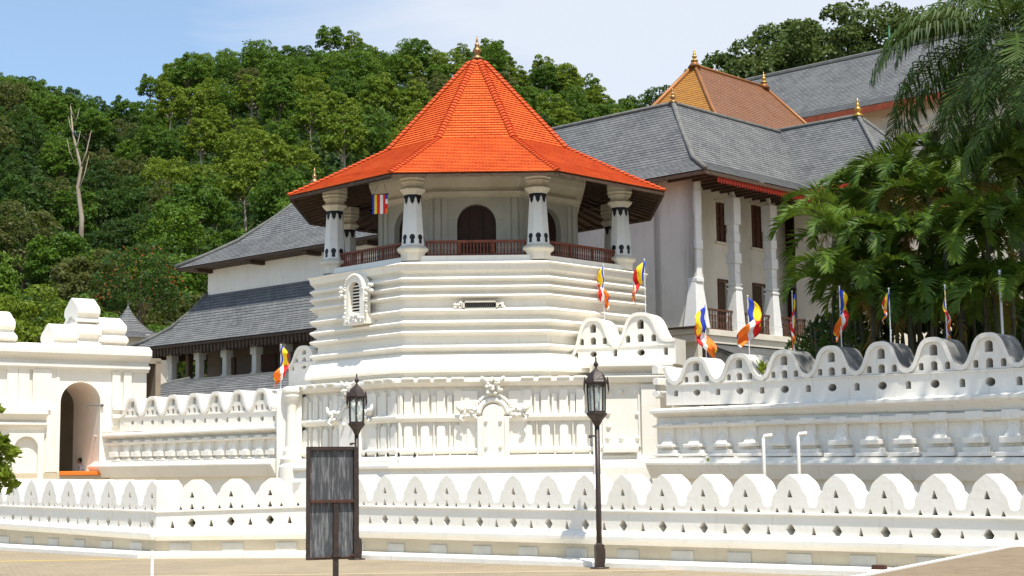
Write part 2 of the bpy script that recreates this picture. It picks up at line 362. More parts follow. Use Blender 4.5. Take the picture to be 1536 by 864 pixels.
def finial(mb, c, h, r, mi=0):
    mb.lathe(c, [(r*1.5, 0), (r*1.3, .08*h), (r*.5, .18*h), (r*.45, .24*h), (r*1.0, .32*h), (r*.95, .42*h), (r*.35, .5*h), (r*.6, .58*h), (r*.55, .64*h), (r*.25, .7*h), (r*.3, .78*h), (r*.06, h)], 12, mi=mi)
# ------------------------------------------------------------------ ground and hill
mb = MB(); mb.add([(-400, -60, 0), (400, -60, 0), (400, 900, 0), (-400, 900, 0)], [(0, 1, 2, 3)]); mb.build('plaza_ground', M['pave'], kind='structure')

SKY = [(-500, 75), (0, 88), (70, 108), (130, 118), (205, 125), (222, 90), (280, 56), (350, 50), (400, 44), (480, 41), (520, 34), (600, 38), (740, 36), (775, 70), (830, 84), (870, 94), (900, 104), (960, 122), (1000, 145), (1070, 155), (1120, 125), (1250, 85), (1900, 60)]
def skyline(px):
    for (a, b), (c, d) in zip(SKY, SKY[1:]):
        if a <= px <= c: return b+(d-b)*(px-a)/(c-a)
    return SKY[0][1] if px < SKY[0][0] else SKY[-1][1]
YR, Y0 = 300., 125.
def hill_z(X, Y):
    px = 768+FPX*X/Y*1.0
    ztop = U(px, skyline(px)+18, YR).z - 10
    t = (Y-Y0)/(YR-Y0)
    if t <= 0: return -.5+max(-.5, t)
    if t <= 1: z = 2+(ztop-2)*(t**.92)
    else: z = ztop-(t-1)*60
    return z+1.5*sin(X*.13+Y*.05)*min(1, t*3)*min(1, max(0, 1.05-t)*4)
xs = np.linspace(-190, 260, 76); ys = np.linspace(110, 420, 56); mb = MB()
vs = [(x, y, hill_z(x, y)) for y in ys for x in xs]; nx = len(xs)
mb.add(vs, [(j*nx+i, j*nx+i+1, (j+1)*nx+i+1, (j+1)*nx+i) for j in range(len(ys)-1) for i in range(nx-1)])
M['forest_floor'] = mat('forest_floor', (.022, .04, .012), .95, var=(.04, .055, .02), scale=.2, bump=.8, bscale=1.5)
mb.build('hill', M['forest_floor'], smooth=True, kind='structure')

# ------------------------------------------------------------------ outer boundary wall (three straight runs)
UNIT = [(0, 1.0), (.035, .98), (.10, .915), (.17, .845), (.215, .79), (.25, .72), (.268, .665), (.280, .60), (.318, .555), (.352, .50), (.378, .43), (.392, .35), (.402, .27), (.42, .215), (.45, .185), (.5, .17)]
def tri(cx, y0, y1, w): return [(cx-w/2, y0), (cx+w/2, y0), (cx+w*.30, y0+(y1-y0)*.45), (cx+w*.08, y1), (cx-w*.08, y1), (cx-w*.30, y0+(y1-y0)*.45)]
def diamond(cx, cy, w, h): return [(cx-w/2, cy), (cx-w*.22, cy-h*.36), (cx, cy-h/2), (cx+w*.22, cy-h*.36), (cx+w/2, cy), (cx+w*.22, cy+h*.36), (cx, cy+h/2), (cx-w*.22, cy+h*.36)]
BW = empty('boundary_wall', (-3, 32, 0), 'low white outer wall, its pointed crest pierced by small triangles and diamonds', 'wall')
def outer_run(A, B, pxa, pxb, n, rows, k0, k1, ma=None, endcaps=True):
    """rows: for the two peaks at pxa and pxb: y of peak, band, ledge top, ledge bottom, kerb top, kerb bottom; n units lie between them;
       k0 / k1 units are added before the first and after the last peak"""
    W = Wall(A, B)
    sa, _ = W.at(pxa, 740); sb, _ = W.at(pxb, 740); u = (sb-sa)/n
    za = [W.at(pxa, y)[1] for y in rows[0]]; zb = [W.at(pxb, y)[1] for y in rows[1]]
    lin = lambda i: (lambda s: za[i]+(zb[i]-za[i])*(s-sa)/(sb-sa))
    band, ledt, ledb, kt = lin(1), lin(2), lin(3), lin(4)
    H = lambda s: (lin(0)(s)-lin(1)(s))
    s0, s1 = (0 if k0 is None else sa-k0*u), (W.L if k1 is None else sb+k1*u)
    out = []; holes = []; i = 0
    ks = range(-60, 80)
    top = []
    for k in ks:
        c = sa+k*u
        prof = [(c-x*u, y) for x, y in reversed(UNIT[1:])]+[(c+x*u, y) for x, y in UNIT]
        for p in prof:
            if s0 <= p[0] <= s1: top.append(p)
        if s0+.15*u <= c <= s1-.15*u:
            hs = [tri(c, .42, .61, .125*u), tri(c, .035, .23, .125*u), diamond(c, -.40, .215*u, .33)]
            if s0+.45*u <= c: hs.append(tri(c-.29*u, .03, .16, .10*u))
            if c <= s1-.45*u: hs.append(tri(c+.29*u, .03, .16, .10*u))
            holes += hs
        if s0+.1*u <= c+.5*u <= s1-.1*u: holes.append(tri(c+.5*u, -.54, -.31, .12*u))
    low = -.72
    outer = [(s0, low)]+[(s0, top[0][1])]+top+[(s1, top[-1][1]), (s1, low)]
    mb = MB(); W.plate(mb, outer, holes, .62, 0, band, H); mb.build('crest', M['white'], BW)
    mb = MB(); li = [(s0+.02, low+.02)]+[(min(max(x, s0+.02), s1-.02), y*.86) for x, y in top]+[(s1-.02, low+.02)]; W.plate(mb, li, [], .02, -.34, band, H); mb.build('hole_shade_lining', M['lining'], BW)
    hh = H((sa+sb)/2)
    mb = MB()
    W.sweep(mb, [(.035, -.012), (.035, .010), (.0, .022), (-.01, .022), (-.01, -.02)], s0, s1, band)                       # raised band
    W.sweep(mb, [(-.6, 0), (.03, .05), (.10, 0), (.13, -.04), (.13, -.10), (.05, -.16), (.01, -.19), (-.6, -.19)], s0-.0, s1, ledt)
    mb.build('ledge', M['white'], BW)
    mb = MB()
    vs = [W.P(s, o, z) for s in (s0, s1) for o, z in ((0, ledb(s)-.02), (0, -.3), (-.55, -.3), (-.55, ledb(s)-.02))]
    mb.add(vs, [(0, 1, 5, 4), (2, 3, 7, 6), (3, 0, 4, 7), (0, 3, 2, 1), (4, 5, 6, 7)])
    s = s0+.5
    mb.build('wall_base', M['base_wall'], BW)
    mb = MB(); s = s0+.3
    while s < s1-.9:                                                                       # short plinth blocks at the foot
        mb = MB(); W.box(mb, s, s+.55*u, .0, .018, -.2, .30); s += 1.35*u; mb.build('foot_block', M['foot'], BW, bevel=.005)
    mb = MB(); W.sweep(mb, [(0, -.3), (.42, -.3), (.42, .085), (.40, .10), (.0, .13)], s0, s1, lambda s: 0); mb.build('kerb_strip', M['white'], BW, bevel=.01)
    return W, u
C1, C2 = (-7.52, 32.5), (-3.65, 31.95)
d = Vector((7.3+2.4, 23.0-30.9)).normalized()
Rend = (C2[0]+d.x*19, C2[1]+d.y*19)
d1 = Vector((-4.35, 4.55)).normalized()
Lend = (C1[0]+d1.x*10, C1[1]+d1.y*10)
outer_run(Lend, C1, 20, 228, 7, [(718.8, 759.4, 783, 788, 815, 820), (720.5, 767, 796.6, 803.4, 826.4, 832)], None, None)
outer_run(C1, C2, 288, 405, 2, [(719.8, 766, 796.6, 803.4, 825.4, 835), (717, 761.8, 795, 801.7, 823, 834)], None, None)
WO, uo = outer_run(C2, Rend, 577, 1480, 15, [(712.4, 759.8, 793, 798.8, 822.5, 833.4), (711, 777, 814, 821.6, 862, 874)], None, None)

# ------------------------------------------------------------------ inner walls with rounded crests
def arch(cx, y0, y1, w, n=7):
    r = w/2; return [(cx-r, y0), (cx+r, y0)]+[(cx+r*cos(pi*i/n), y1-r+r*sin(pi*i/n)) for i in range(n+1)]
def disc(cx, cy, rx, ry, n=14): return [(cx+rx*cos(2*pi*i/n), cy+ry*sin(2*pi*i/n)) for i in range(n)]
def lobe(x):   # crest height 0..1 at x in [-.5,.5] units from the lobe's centre
    a = abs(x)
    if a < .30: return .14+.86*(max(0, 1-(a/.352)**2.9))**.60
    t = (a-.30)/.2; e = .14+.86*(max(0, 1-(.30/.352)**2.9))**.60
    return .14+(e-.14)*(1-t)**2.2
def crest_wall(parent, W, sa, u, zf, hf, s0, s1, c0, c1, T=.8, mi='white', drop=-.62, hasbot=True):
    "lobes centred at sa+k*u for c0<=k<=c1; zf = band height, hf = height of a lobe above the band"
    top = []; holes = []; rim_in = []; n = 22
    ss = []
    for k in range(c0, c1+1):
        c = sa+k*u
        for i in range(n):
            x = -.5+i/n
            if s0-1e-6 <= c+x*u <= s1+1e-6: ss.append((c+x*u, lobe(x)))
        holes.append(arch(c, .49, .81, .145*u)); holes.append(arch(c, .06, .33, .125*u)); holes.append(disc(c, -.32, .088*u, .125))
        for sg in (-1, 1):
            if s0+.1*u < c+sg*.245*u < s1-.1*u: holes.append(arch(c+sg*.245*u, .08, .30, .095*u))
    for k in range(c0-1, c1+1):
        c = sa+k*u+.5*u
        if s0+.12*u < c < s1-.12*u: holes.append(arch(c, -.44, -.20, .105*u))
    outer = [(s0, drop)]+([(s0, ss[0][1])] if ss[0][0] > s0+1e-3 else [])+ss+([(s1, ss[-1][1])] if ss[-1][0] < s1-1e-3 else [])+[(s1, drop)]
    mb = MB(); W.plate(mb, outer, holes, T, 0, zf, hf); mb.build('crest', M[mi], parent)
    mb = MB(); li = [(s0+.02, drop+.02)]+[(min(max(x, s0+.02), s1-.02), y*.9) for x, y in ss]+[(s1-.02, drop+.02)]; W.plate(mb, li, [], .02, -.46, zf, hf); mb.build('hole_shade_lining', M['lining'], parent)
    # raised rim following the curve
    pts = [(s, h) for s, h in ss]; a = []; b = []
    for i, (s, h) in enumerate(pts):
        p = pts[max(i-1, 0)]; q = pts[min(i+1, len(pts)-1)]; H = hf(s)
        t = Vector((q[0]-p[0], (q[1]-p[1])*H)).normalized(); nn = Vector((-t.y, t.x))
        a.append((s, h*H)); b.append((s-nn.x*.095, h*H-nn.y*.095))
    vs = []
    for (s, z), (s2, z2) in zip(a, b):
        for o, (x, y) in ((-.02, (s, z+.012)), (.05, (s, z+.012)), (.05, (s2, z2)), (-.02, (s2, z2))): vs.append(W.P(x, o, y+zf(s)))
    mb = MB(); mb.add(vs, [(4*i+k, 4*i+(k+1) % 4, 4*i+4+(k+1) % 4, 4*i+4+k) for i in range(len(a)-1) for k in range(4)]+[(0, 1, 2, 3), tuple(4*(len(a)-1)+k for k in (3, 2, 1, 0))])
    W.sweep(mb, [(-.02, -.02), (.03, -.02), (.03, .015), (-.02, .03)], s0, s1, lambda s: zf(s)+.0)
    mb.build('rim_moulding', M[mi], parent)

def lower_mouldings(parent, W, s0, s1, rows, mi='white', pil=.78, ps=0, npil=None):
    """rows = functions of s: corn (top of cove), cove bottom, ledge2 top, ledge2 bottom, ped top, ped bottom, base top, base bottom"""
    c0, c1, l0, l1, p0, p1, b0, b1 = rows
    ng = 1; mb = MB()
    def sw(fs): # fs = list of (o, zfunction)
        n = len(fs); vs = []
        for s in (s0, s1):
            for o, f in fs: vs.append(W.P(s, o, f(s)))
        mb.add(vs, [(k, (k+1) % n, n+(k+1) % n, n+k) for k in range(n)]+[tuple(range(n)), tuple(reversed(range(n, 2*n)))])
    g = lambda f, d: (lambda s: f(s)+d)
    mid = lambda f, h, t: (lambda s: f(s)*(1-t)+h(s)*t)
    sw([(-.7, g(c0, .06)), (.02, g(c0, .06)), (.30, c0), (.30, g(c0, -.07)), (.20, mid(c0, c1, .5)), (.06, c1), (-.7, c1)])
    sw([(-.7, g(c1, -.003)), (.0, g(c1, -.003)), (.0, mid(c1, l0, .8)), (.12, l0), (.20, l0), (.20, mid(l0, l1, .6)), (.12, l1), (-.7, l1)])
    sw([(-.7, b0), (.0, g(b0, .10)), (.16, b0), (.34, b0), (.34, mid(b0, b1, .35)), (.42, mid(b0, b1, .4)), (.42, mid(b0, b1, .7)), (.52, mid(b0, b1, .72)), (.52, b1), (.30, g(b1, -.35)), (-.7, g(b1, -.35))])
    mb.build('cornice_and_base', M[mi], parent, bevel=.012)
    mb = MB(); vs = [W.P(s, o, z) for s in (s0, s1) for o, z in ((-.0, l1(s)+.01), (-.0, b0(s)), (-.7, b0(s)), (-.7, l1(s)+.01))]
    mb.add(vs, [(0, 1, 5, 4), (0, 3, 2, 1), (4, 5, 6, 7), (2, 3, 7, 6)])
    vs = [W.P(s, o, z) for s in (s0, s1) for o, z in ((.05, b1(s)-.3), (.05, -.6), (-.6, -.6), (-.6, b1(s)-.3))]
    mb.add(vs, [(0, 1, 5, 4), (0, 3, 2, 1), (4, 5, 6, 7), (2, 3, 7, 6)])
    mb.build('wall_body', M['base_wall' if False else mi], parent)
    s = s0+ps
    while s < s1-.2:
        k = MB(); L1, P0, P1, B0 = l1(s), p0(s), p1(s), b0(s); w = pil*.24
        W.box(k, s-w*.7, s+w*.7, -.02, .08, P0-.03, L1+.02)                       # shaft
        W.box(k, s-w*1.0, s+w*1.0, -.02, .225, L1+.02, l0(s)+.04)          # cap that breaks the ledge
        v = [W.P(s+a, o, z) for a, o, z in ((-w*.9, .0, P0-.01), (w*.9, .0, P0-.01), (w*.9, .20, P0-.01), (-w*.9, .20, P0-.01), (-w*.3, .08, P0+.30), (w*.3, .08, P0+.30), (w*.3, .0, P0+.34), (-w*.3, .0, P0+.34))]
        k.add(v, [(0, 3, 4, 7), (3, 2, 5, 4), (2, 1, 6, 5), (7, 4, 5, 6)])
        W.box(k, s-w*1.25, s+w*1.25, -.02, .30, P1, P0)                      # little pedestal
        W.box(k, s-w*.9, s+w*.9, -.02, .15, P1-.07, P1)
        W.box(k, s-w*1.45, s+w*1.45, -.02, .22, B0+.02, P1-.07)
        W.box(k, s-w*1.85, s+w*1.85, -.02, .30, B0+.02, (P1-.07-B0)*.5+B0)
        k.build('pilaster', M[mi], parent, bevel=.02); s += pil

# right inner wall -------------------------------------------------------
IR = empty('inner_wall', (8, 36, 0), 'white inner wall right of the tower with rounded lobes, partly shaded by palms', 'wall')
WR = Wall((3.75, 40.25), (3.75+8.6*1.02, 40.25-8.5*1.0))
sa, _ = WR.at(1043.6, 536); sb, _ = WR.at(1482, 499.6); ur = (sb-sa)/6
lr = lambda a, b: (lambda ya, yb: (lambda s: ya+(yb-ya)*(s-sa)/(sb-sa)))(WR.at(1043.6, a)[1], WR.at(1482, b)[1])
zband = lr(576, 555); zpk = lr(536, 499.6)
crest_wall(IR, WR, sa, ur, zband, lambda s: zpk(s)-zband(s), max(.05, sa-.74*ur), sb+1.45*ur, -1, 7, .78, 'mould_shade', drop=-.78)
rows = [lr(614, 594), lr(625, 616), lr(636.5, 618.5), lr(641, 631), lr(666, 655), lr(671, 665), lr(686, 686), lr(697, 697)]
lower_mouldings(IR, WR, 0.0, sb+1.45*ur, rows, 'white2', .86, .45)

# left inner wall ---------------------------------------------------------
IL = empty('inner_wall', (-9.5, 49, 0), 'white inner wall between the gatehouse and the tower with narrow rounded lobes', 'wall')
WL = Wall((-6.86-6.75, 46+5.9), (-6.86, 46.0))
sla, _ = WL.at(199, 597); slb, _ = WL.at(393, 583); ul = (slb-sla)/6
ll = lambda a, b: (lambda ya, yb: (lambda s: ya+(yb-ya)*(s-sla)/(slb-sla)))(WL.at(199, a)[1], WL.at(393, b)[1])
zb2 = ll(625, 617); zp2 = ll(597, 583)
crest_wall(IL, WL, sla, ul, zb2, lambda s: zp2(s)-zb2(s), sla-.62*ul, min(slb+.85*ul, WL.L), 0, 6, .8, 'white', drop=-.78)
rows = [ll(651, 642), ll(658, 650), ll(663, 655), ll(667, 659), ll(678, 675), ll(685, 682), ll(692, 688), ll(700, 697)]
lower_mouldings(IL, WL, sla-1.6*ul, WL.L, rows, 'white', .62, 1.1)
# ------------------------------------------------------------------ octagonal tower
TC = Vector((-1.03, 48.0, 0))
OT = empty('octagonal_tower', (TC.x, TC.y, 0), 'white octagonal tower with stacked mouldings, columned balcony and steep bright orange tiled roof', 'tower')
K = cos(pi/8)
def zf(y, r, px=716): return U(px, y, TC.y-K*r).z            # height of a row seen on the front face of an octagon of circumradius r
def octo(mb, prof, mi=0, ph=pi/8): mb.lathe((TC.x, TC.y, 0), prof, 8, ph, mi)
def ov(r, k, z=0): a = pi/8+k*pi/4; return Vector((TC.x+r*cos(a), TC.y+r*sin(a), z))   # k=5,6 = front edge
r5 = 5.47
rows = [(567, -.22), (559, -.10), (557, .14), (555, .17), (549, .15), (542, .08), (535, .0), (531, -.08), (528.6, -.20), (521.5, .02), (519.5, .03), (515.5, -.20), (514, -.24), (504, -.24), (499.3, .02), (497.3, .03), (493, -.20), (490.5, -.23),
        (484.4, .02), (482.4, .03), (477.2, -.20), (474, -.23), (466.5, .02), (464.5, .03), (460, -.20), (458.5, -.24), (449, -.24), (445, .02), (443, .03), (439, -.20), (437, -.23), (431.5, .02), (429.5, .03), (425.5, -.20), (423.5, -.22),
        (418.5, .02), (416.5, .03), (412.5, -.18), (411, -.20), (406, -.05), (405, .0), (396.5, .04), (395, .09), (393.8, .10), (392.0, -.12), (391.6, -.50), (382.7, -.52)]
prof = [(r5+o, zf(y, r5+o)) for y, o in rows]
mb = MB(); octo(mb, prof); body = mb.build('tower_body', M['white'], OT, bevel=.015)
zdeck = zf(382.7, 4.95)

# columns --------------------------------------------------------------
rc = 4.71
zc = lambda y: U(716, y, TC.y-K*rc).z
cp = [(18, 392), (18, 383.5), (18.5, 380), (23.7, 376), (23.7, 373.5), (18, 368.5), (17.4, 367.5), (12.9, 293), (13, 292), (14, 290.8), (19.2, 285.5), (19.6, 284), (15.5, 281.2), (14, 279.5), (14.5, 276), (17.5, 274.5), (18.5, 273), (16.5, 271.6), (19.8, 269), (19.8, 267), (18.6, 266.5), (19.8, 262.5), (19.8, 255)]
for k in range(8):
    p = ov(rc, k); mb = MB(); mb.lathe((p.x, p.y, 0), [(w_/52.7/cos(pi/8)*.97, zc(y)) for w_, y in cp], 8, pi/8)
    c = mb.build('column', M['bluewhite'], OT, bevel=.012)
    cap = MB(); cap.lathe((p.x, p.y, 0), [(w_/52.7/cos(pi/8)*.985+.004, zc(y)) for w_, y in cp[8:]], 8, pi/8); cap.build('capital', M['cream'], c, bevel=.01)
    bs = MB(); bs.lathe((p.x, p.y, 0), [(w_/52.7/cos(pi/8)*.985+.006, zc(y)) for w_, y in cp[:6]], 8, pi/8); bs.build('column_foot', M['cream'], c, bevel=.01)
    pm = MB()
    for f in range(8):
        a = f*pi/4; n = Vector((cos(a), sin(a), 0)); t = Vector((-sin(a), cos(a), 0))
        def rad(z): # face distance
            zt, zb = zc(293), zc(367.5); q = (z-zb)/(zt-zb); return (17.4+(12.9-17.4)*q)/52.7*.97+.006
        zt = zc(292.5)
        def poly(pts):
            vs = [p+n*rad(z)+t*x+Vector((0, 0, z-p.z)) for x, z in pts]; vs = [Vector((v.x, v.y, z)) for v, (x, z) in zip(vs, pts)]
            bk = [v-n*.02 for v in vs]; m_ = len(vs)
            pm.add(vs+bk, [tuple(range(m_))]+[(i, (i+1) % m_, m_+(i+1) % m_, m_+i) for i in range(m_)])
        wv = .101
        poly([(-wv, zt), (wv, zt), (wv, zt-.06), (wv*.62, zt-.13), (wv*.55, zt-.2), (0, zt-.29), (-wv*.55, zt-.2), (-wv*.62, zt-.13), (-wv, zt-.06)])
        if True:
            zl = zc(366); poly([(-.052, zl), (.052, zl), (.048, zl+.12), (.078, zl+.15), (.075, zl+.21), (.045, zl+.255), (0, zl+.27), (-.045, zl+.255), (-.075, zl+.21), (-.078, zl+.15), (-.048, zl+.12)])
    pm.build('painted_petals', M['black'], c)

# railings ---------------------------------------------------------------
for k in range(8):
    a, b = ov(rc+.02, k), ov(rc+.02, (k+1) % 8); d = (b-a); Ld = d.length; d.normalize(); a = a+d*.36; b = b-d*.36; Ld -= .72; n = Vector((d.y, -d.x, 0))
    mb = MB(); zt = zc(360.5); z0 = zc(383)
    for z, h, w_ in ((zt-.07, .07, .11), (z0+.0, .05, .07)): mb.box(a-n*w_/2+Vector((0, 0, z)), d*Ld, n*w_, (0, 0, h))
    for s in (0, Ld/3-.02, 2*Ld/3-.02, Ld-.05): mb.box(a+d*s-n*.035+Vector((0, 0, z0)), d*.05, n*.07, (0, 0, zt-z0-.01))
    rl = mb.build('railing', M['redwood'], OT)
    mb = MB(); nb = 30
    for i in range(nb):
        q = a+d*((i+.5)/nb*Ld); mb.lathe((q.x, q.y, z0+.04), [(.018, 0), (.026, .1), (.014, .18), (.026, .26), (.018, zt-z0-.1)], 6)
    mb.build('balusters', M['redwood'], rl)

# inner chamber -----------------------------------------------------------
rr = 3.27; Wd = 2*rr*sin(pi/8)
zr = lambda y: U(716, y, TC.y-K*rr).z
CH = None
mb = MB()
zb, zt = zdeck-.2, zr(262)
def facewall(k, r):
    a, b = ov(r, k), ov(r, (k+1) % 8); return Wall((a.x, a.y), (b.x, b.y)) if (a-b).length else None
for k in range(8):
    a, b = ov(rr, k), ov(rr, (k+1) % 8)
    W = Wall((a.x, a.y), (b.x, b.y)); mid = (a+b)/2; out = Vector((mid.x-TC.x, mid.y-TC.y)).normalized(); W.n = out
    Lw = W.L; cx = Lw/2; zs = zr(335) - .0; ah = .62/1.0
    hole = arch(cx, zb+.05, zr(306), 1.16, 12)
    W.plate(mb, [(0, zb), (Lw, zb), (Lw, zt), (0, zt)], [hole], .3, 0)
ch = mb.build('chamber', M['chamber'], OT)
for k in range(8):
    a, b = ov(rr, k), ov(rr, (k+1) % 8)
    W = Wall((a.x, a.y), (b.x, b.y)); mid = (a+b)/2; W.n = Vector((mid.x-TC.x, mid.y-TC.y)).normalized(); Lw = W.L
    mb = MB()
    for s in (.02, .22, Lw-.40, Lw-.20): W.box(mb, s+.0, s+.17, -.05, .06 if s in (.02,) or s > Lw-.3 else .04, zb, zr(297))
    W.box(mb, .45, Lw/2-.62, -.05, .03, zr(330), zr(329)); W.box(mb, Lw/2+.62, Lw-.45, -.05, .03, zr(330), zr(329))
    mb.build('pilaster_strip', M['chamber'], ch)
mb = MB(); octo(mb, [(rr+.01, zr(297)), (rr+.10, zr(296.5)), (rr+.08, zr(293)), (rr+.16, zr(291)), (rr+.19, zr(288)), (rr+.05, zr(287)), (rr+.05, zr(281)), (rr+.12, zr(278)), (rr+.30, zr(270)), (rr+.36, zr(262)), (rr+.36, zr(255))]); mb.build('chamber_cornice', M['cream'], ch, bevel=.01)
for k in range(8):
    mb = MB(); a, b = ov(rr-.22, k), ov(rr-.22, (k+1) % 8); W = Wall((a.x, a.y), (b.x, b.y)); W.n = Vector(((a+b).x/2-TC.x, (a+b).y/2-TC.y)).normalized(); Lw = W.L
    for s in (-.62, -.21, .21): W.box(mb, Lw/2+s, Lw/2+s+.40, -.06, -.01, zb, zr(304))
    W.box(mb, Lw/2-.62, Lw/2+.62, -.09, -.055, zb, zr(304))
    mb.build('door', M['door'], ch)

# roof -----------------------------------------------------------------------
RE, RK, RT = 6.16, 2.98, .24
ze = zf(257.5, RE); zk = zf(206.7, RK); ztp = U(710, 95, TC.y).z
levels = [(RE, ze), (RE-1.15, ze+(zk-ze)*.345), (RK, zk), ((RK+RT)/2+.0, zk+(ztp-zk)*.515-.05), (RT, ztp)]
mb = MB(); mb.rowh = .13
for k in range(8):
    for (ra, za), (rb, zb_), step in zip(levels, levels[1:], (.022, .022, .03, .03)):
        nrow = max(2, int(hypot(ra-rb, zb_-za)/(.125 if za >= zk-.01 else .15)))
        mb.roof(ov(ra, k, za), ov(ra, (k+1) % 8, za), ov(rb, (k+1) % 8, zb_), ov(rb, k, zb_), nrow, step=step)
roof = mb.build('roof', M['orange'], OT)
rg = MB()
for k in range(8):
    for (ra, za), (rb, zb_) in zip(levels, levels[1:]):
        a, b = ov(ra, k, za), ov(rb, k, zb_); Ls = (b-a).length; steep = za >= zk-.01; n = int(Ls/(.145 if steep else .16)); d = (b-a).normalized()
        side = d.cross(Vector((0, 0, 1))).normalized(); nn = side.cross(d).normalized(); wd = .125 if steep else .09
        for i in range(n):
            q = a.lerp(b, i/n); l = Ls/n*1.12; hgt = (.085 if steep else .055)
            pts = []
            for e, sc in ((0, 1.0), (l, .86)):
                for t in (-1, -.6, 0, .6, 1): pts.append(q+d*e+side*(wd*t*sc)+nn*(hgt*(1-t*t)*sc+(.035 if e == 0 else .0)))
            rg.add(pts, [(j, j+1, 5+j+1, 5+j) for j in range(4)]+[(4, 3, 2, 1, 0)])
rg.build('ridge_tiles', M['orange_r'], roof)
mb = MB()   # dark timber underside
for k in range(8):
    a, b = ov(RE-.02, k, ze-.03), ov(RE-.02, (k+1) % 8, ze-.03); c, d_ = ov(rr, (k+1) % 8, zr(255)+.15), ov(rr, k, zr(255)+.15)
    mb.add([a, b, c, d_], [(0, 1, 2, 3)]); mb.add([a, b, b-Vector((0, 0, .10)), a-Vector((0, 0, .10))], [(0, 1, 2, 3)])
    a2, b2 = ov(RE-.10, k, ze-.13), ov(RE-.10, (k+1) % 8, ze-.13)
    mb.add([a-Vector((0, 0, .10)), b-Vector((0, 0, .10)), b2+Vector((0, 0, .08)), a2+Vector((0, 0, .08))], [(0, 1, 2, 3)])
sf = mb.build('eave_underside', M['wood'], roof)
mb = MB()
for k in range(8):
    for i in range(9):
        t = (i+.5)/9; a = ov(RE-.1, k, ze-.10).lerp(ov(RE-.1, (k+1) % 8, ze-.10), t); b = ov(rr, k, zr(255)+.05).lerp(ov(rr, (k+1) % 8, zr(255)+.05), t); d = b-a
        s = Vector((-d.y, d.x, 0)).normalized(); mb.box(a-s*.04, s*.08, Vector((0, 0, .1)), d)
    a, b = ov(rc, k, zc(256)), ov(rc, (k+1) % 8, zc(256)); d = b-a; s = Vector((d.y, -d.x, 0)).normalized(); mb.box(a-s*.1, d, s*.2, (0, 0, .22))
mb.build('rafters', M['wood'], roof)
mb = MB(); mb.lathe((TC.x, TC.y, 0), [(.34, ztp-.16), (.30, ztp-.06), (.20, ztp+.03), (.11, ztp+.12), (.10, ztp+.16)], 16); finial(mb, (TC.x, TC.y, ztp+.12), .78, .14); mb.build('roof_finial', M['brass'], roof, smooth=True)

# arched window on the left face, vent slot in front ---------------------------
a, b = ov(r5, 4), ov(r5, 5); WF = Wall((a.x, a.y), (b.x, b.y)); WF.n = Vector((-sin(pi/4), -cos(pi/4)))
sc, zq = WF.at(537, 450, .08); zlo = WF.at(537, 487, .08)[1]; zhi = WF.at(537, 411, .08)[1]; zs0 = WF.at(537, 471, .08)[1]; zs1 = WF.at(537, 423, .08)[1]; hw = .50
mb = MB(); WF.plate(mb, arch(sc, zlo+.32, zhi, hw*2*.86, 14), [arch(sc, zs0, zs1, .50, 12)], .26, .23)
WF.box(mb, sc-hw*.95, sc+hw*.95, -.2, .24, zlo, zlo+.31)
wf = mb.build('window_frame', M['white'], OT, bevel=.012)
mb = MB(); WF.box(mb, sc-.26, sc+.26, .03, .05, zs0, zs1); mb.build('window_recess', M['dark'], wf)
mb = MB()
for i in range(9): WF.box(mb, sc-.25, sc+.25, .06, .10, zs0+.04+i*.095, zs0+.075+i*.095)
mb.build('window_louvre', M['white'], wf)
random.seed(3); mb = MB()
for i in range(26):
    s = sc+random.uniform(-.45, .45); z = random.uniform(zlo+.05, zlo+.27); mb.ball(WF.P(s, .25, z), .05, .04, .05, 6)
for sg in (-1, 1):
    for i in range(12): mb.ball(WF.P(sc+sg*random.uniform(.46, .72), .16, zhi-.52+random.uniform(-.12, .16)), .07, .06, .06, 6)
    for i in range(7): mb.ball(WF.P(sc+sg*(.40+.15*(sg > 0)), .23, zlo+.40+random.uniform(-.08, .45)), .05, .04, .05, 6)
for i in range(17):
    t = pi*i/16; mb.ball(WF.P(sc+.40*cos(t), .24, zhi-.46+.42*sin(t)), .045, .035, .045, 6)
mb.build('carved_scrolls', M['white'], wf, smooth=True)
a, b = ov(r5, 5), ov(r5, 6); WV = Wall((a.x, a.y), (b.x, b.y)); WV.n = Vector((0, -1))
s0, z1 = WV.at(697, 451.5); s1, z0 = WV.at(744, 463)
mb = MB(); W_ = .03
for bx in ((s0-.05, s1+.05, z1-.04, z1), (s0-.05, s1+.05, z0, z0+.03), (s0-.06, s0, z0, z1), (s1, s1+.06, z0, z1)): WV.box(mb, bx[0], bx[1], -.25, .0, bx[2], bx[3])
vt = mb.build('vent_frame', M['cream'], OT)
mb = MB(); WV.box(mb, s0, s1, -.24, -.16, z0, z1); mb.build('vent_opening', M['dark'], vt)
mb = MB()
for i in range(15): WV.box(mb, s0+.03+i*(s1-s0-.06)/15, s0+.055+i*(s1-s0-.06)/15, -.12, -.08, z0, z1-.04)
mb.build('vent_bars', M['slate_r'], vt)
mb = MB()
for c in (s0-.16, s1+.16):
    for i in range(8): mb.ball(WV.P(c+random.uniform(-.12, .12), -.04, (z0+z1)/2+random.uniform(-.07, .07)), .055, .05, .05, 6)
mb.build('scroll_ornament', M['white'], vt, smooth=True)

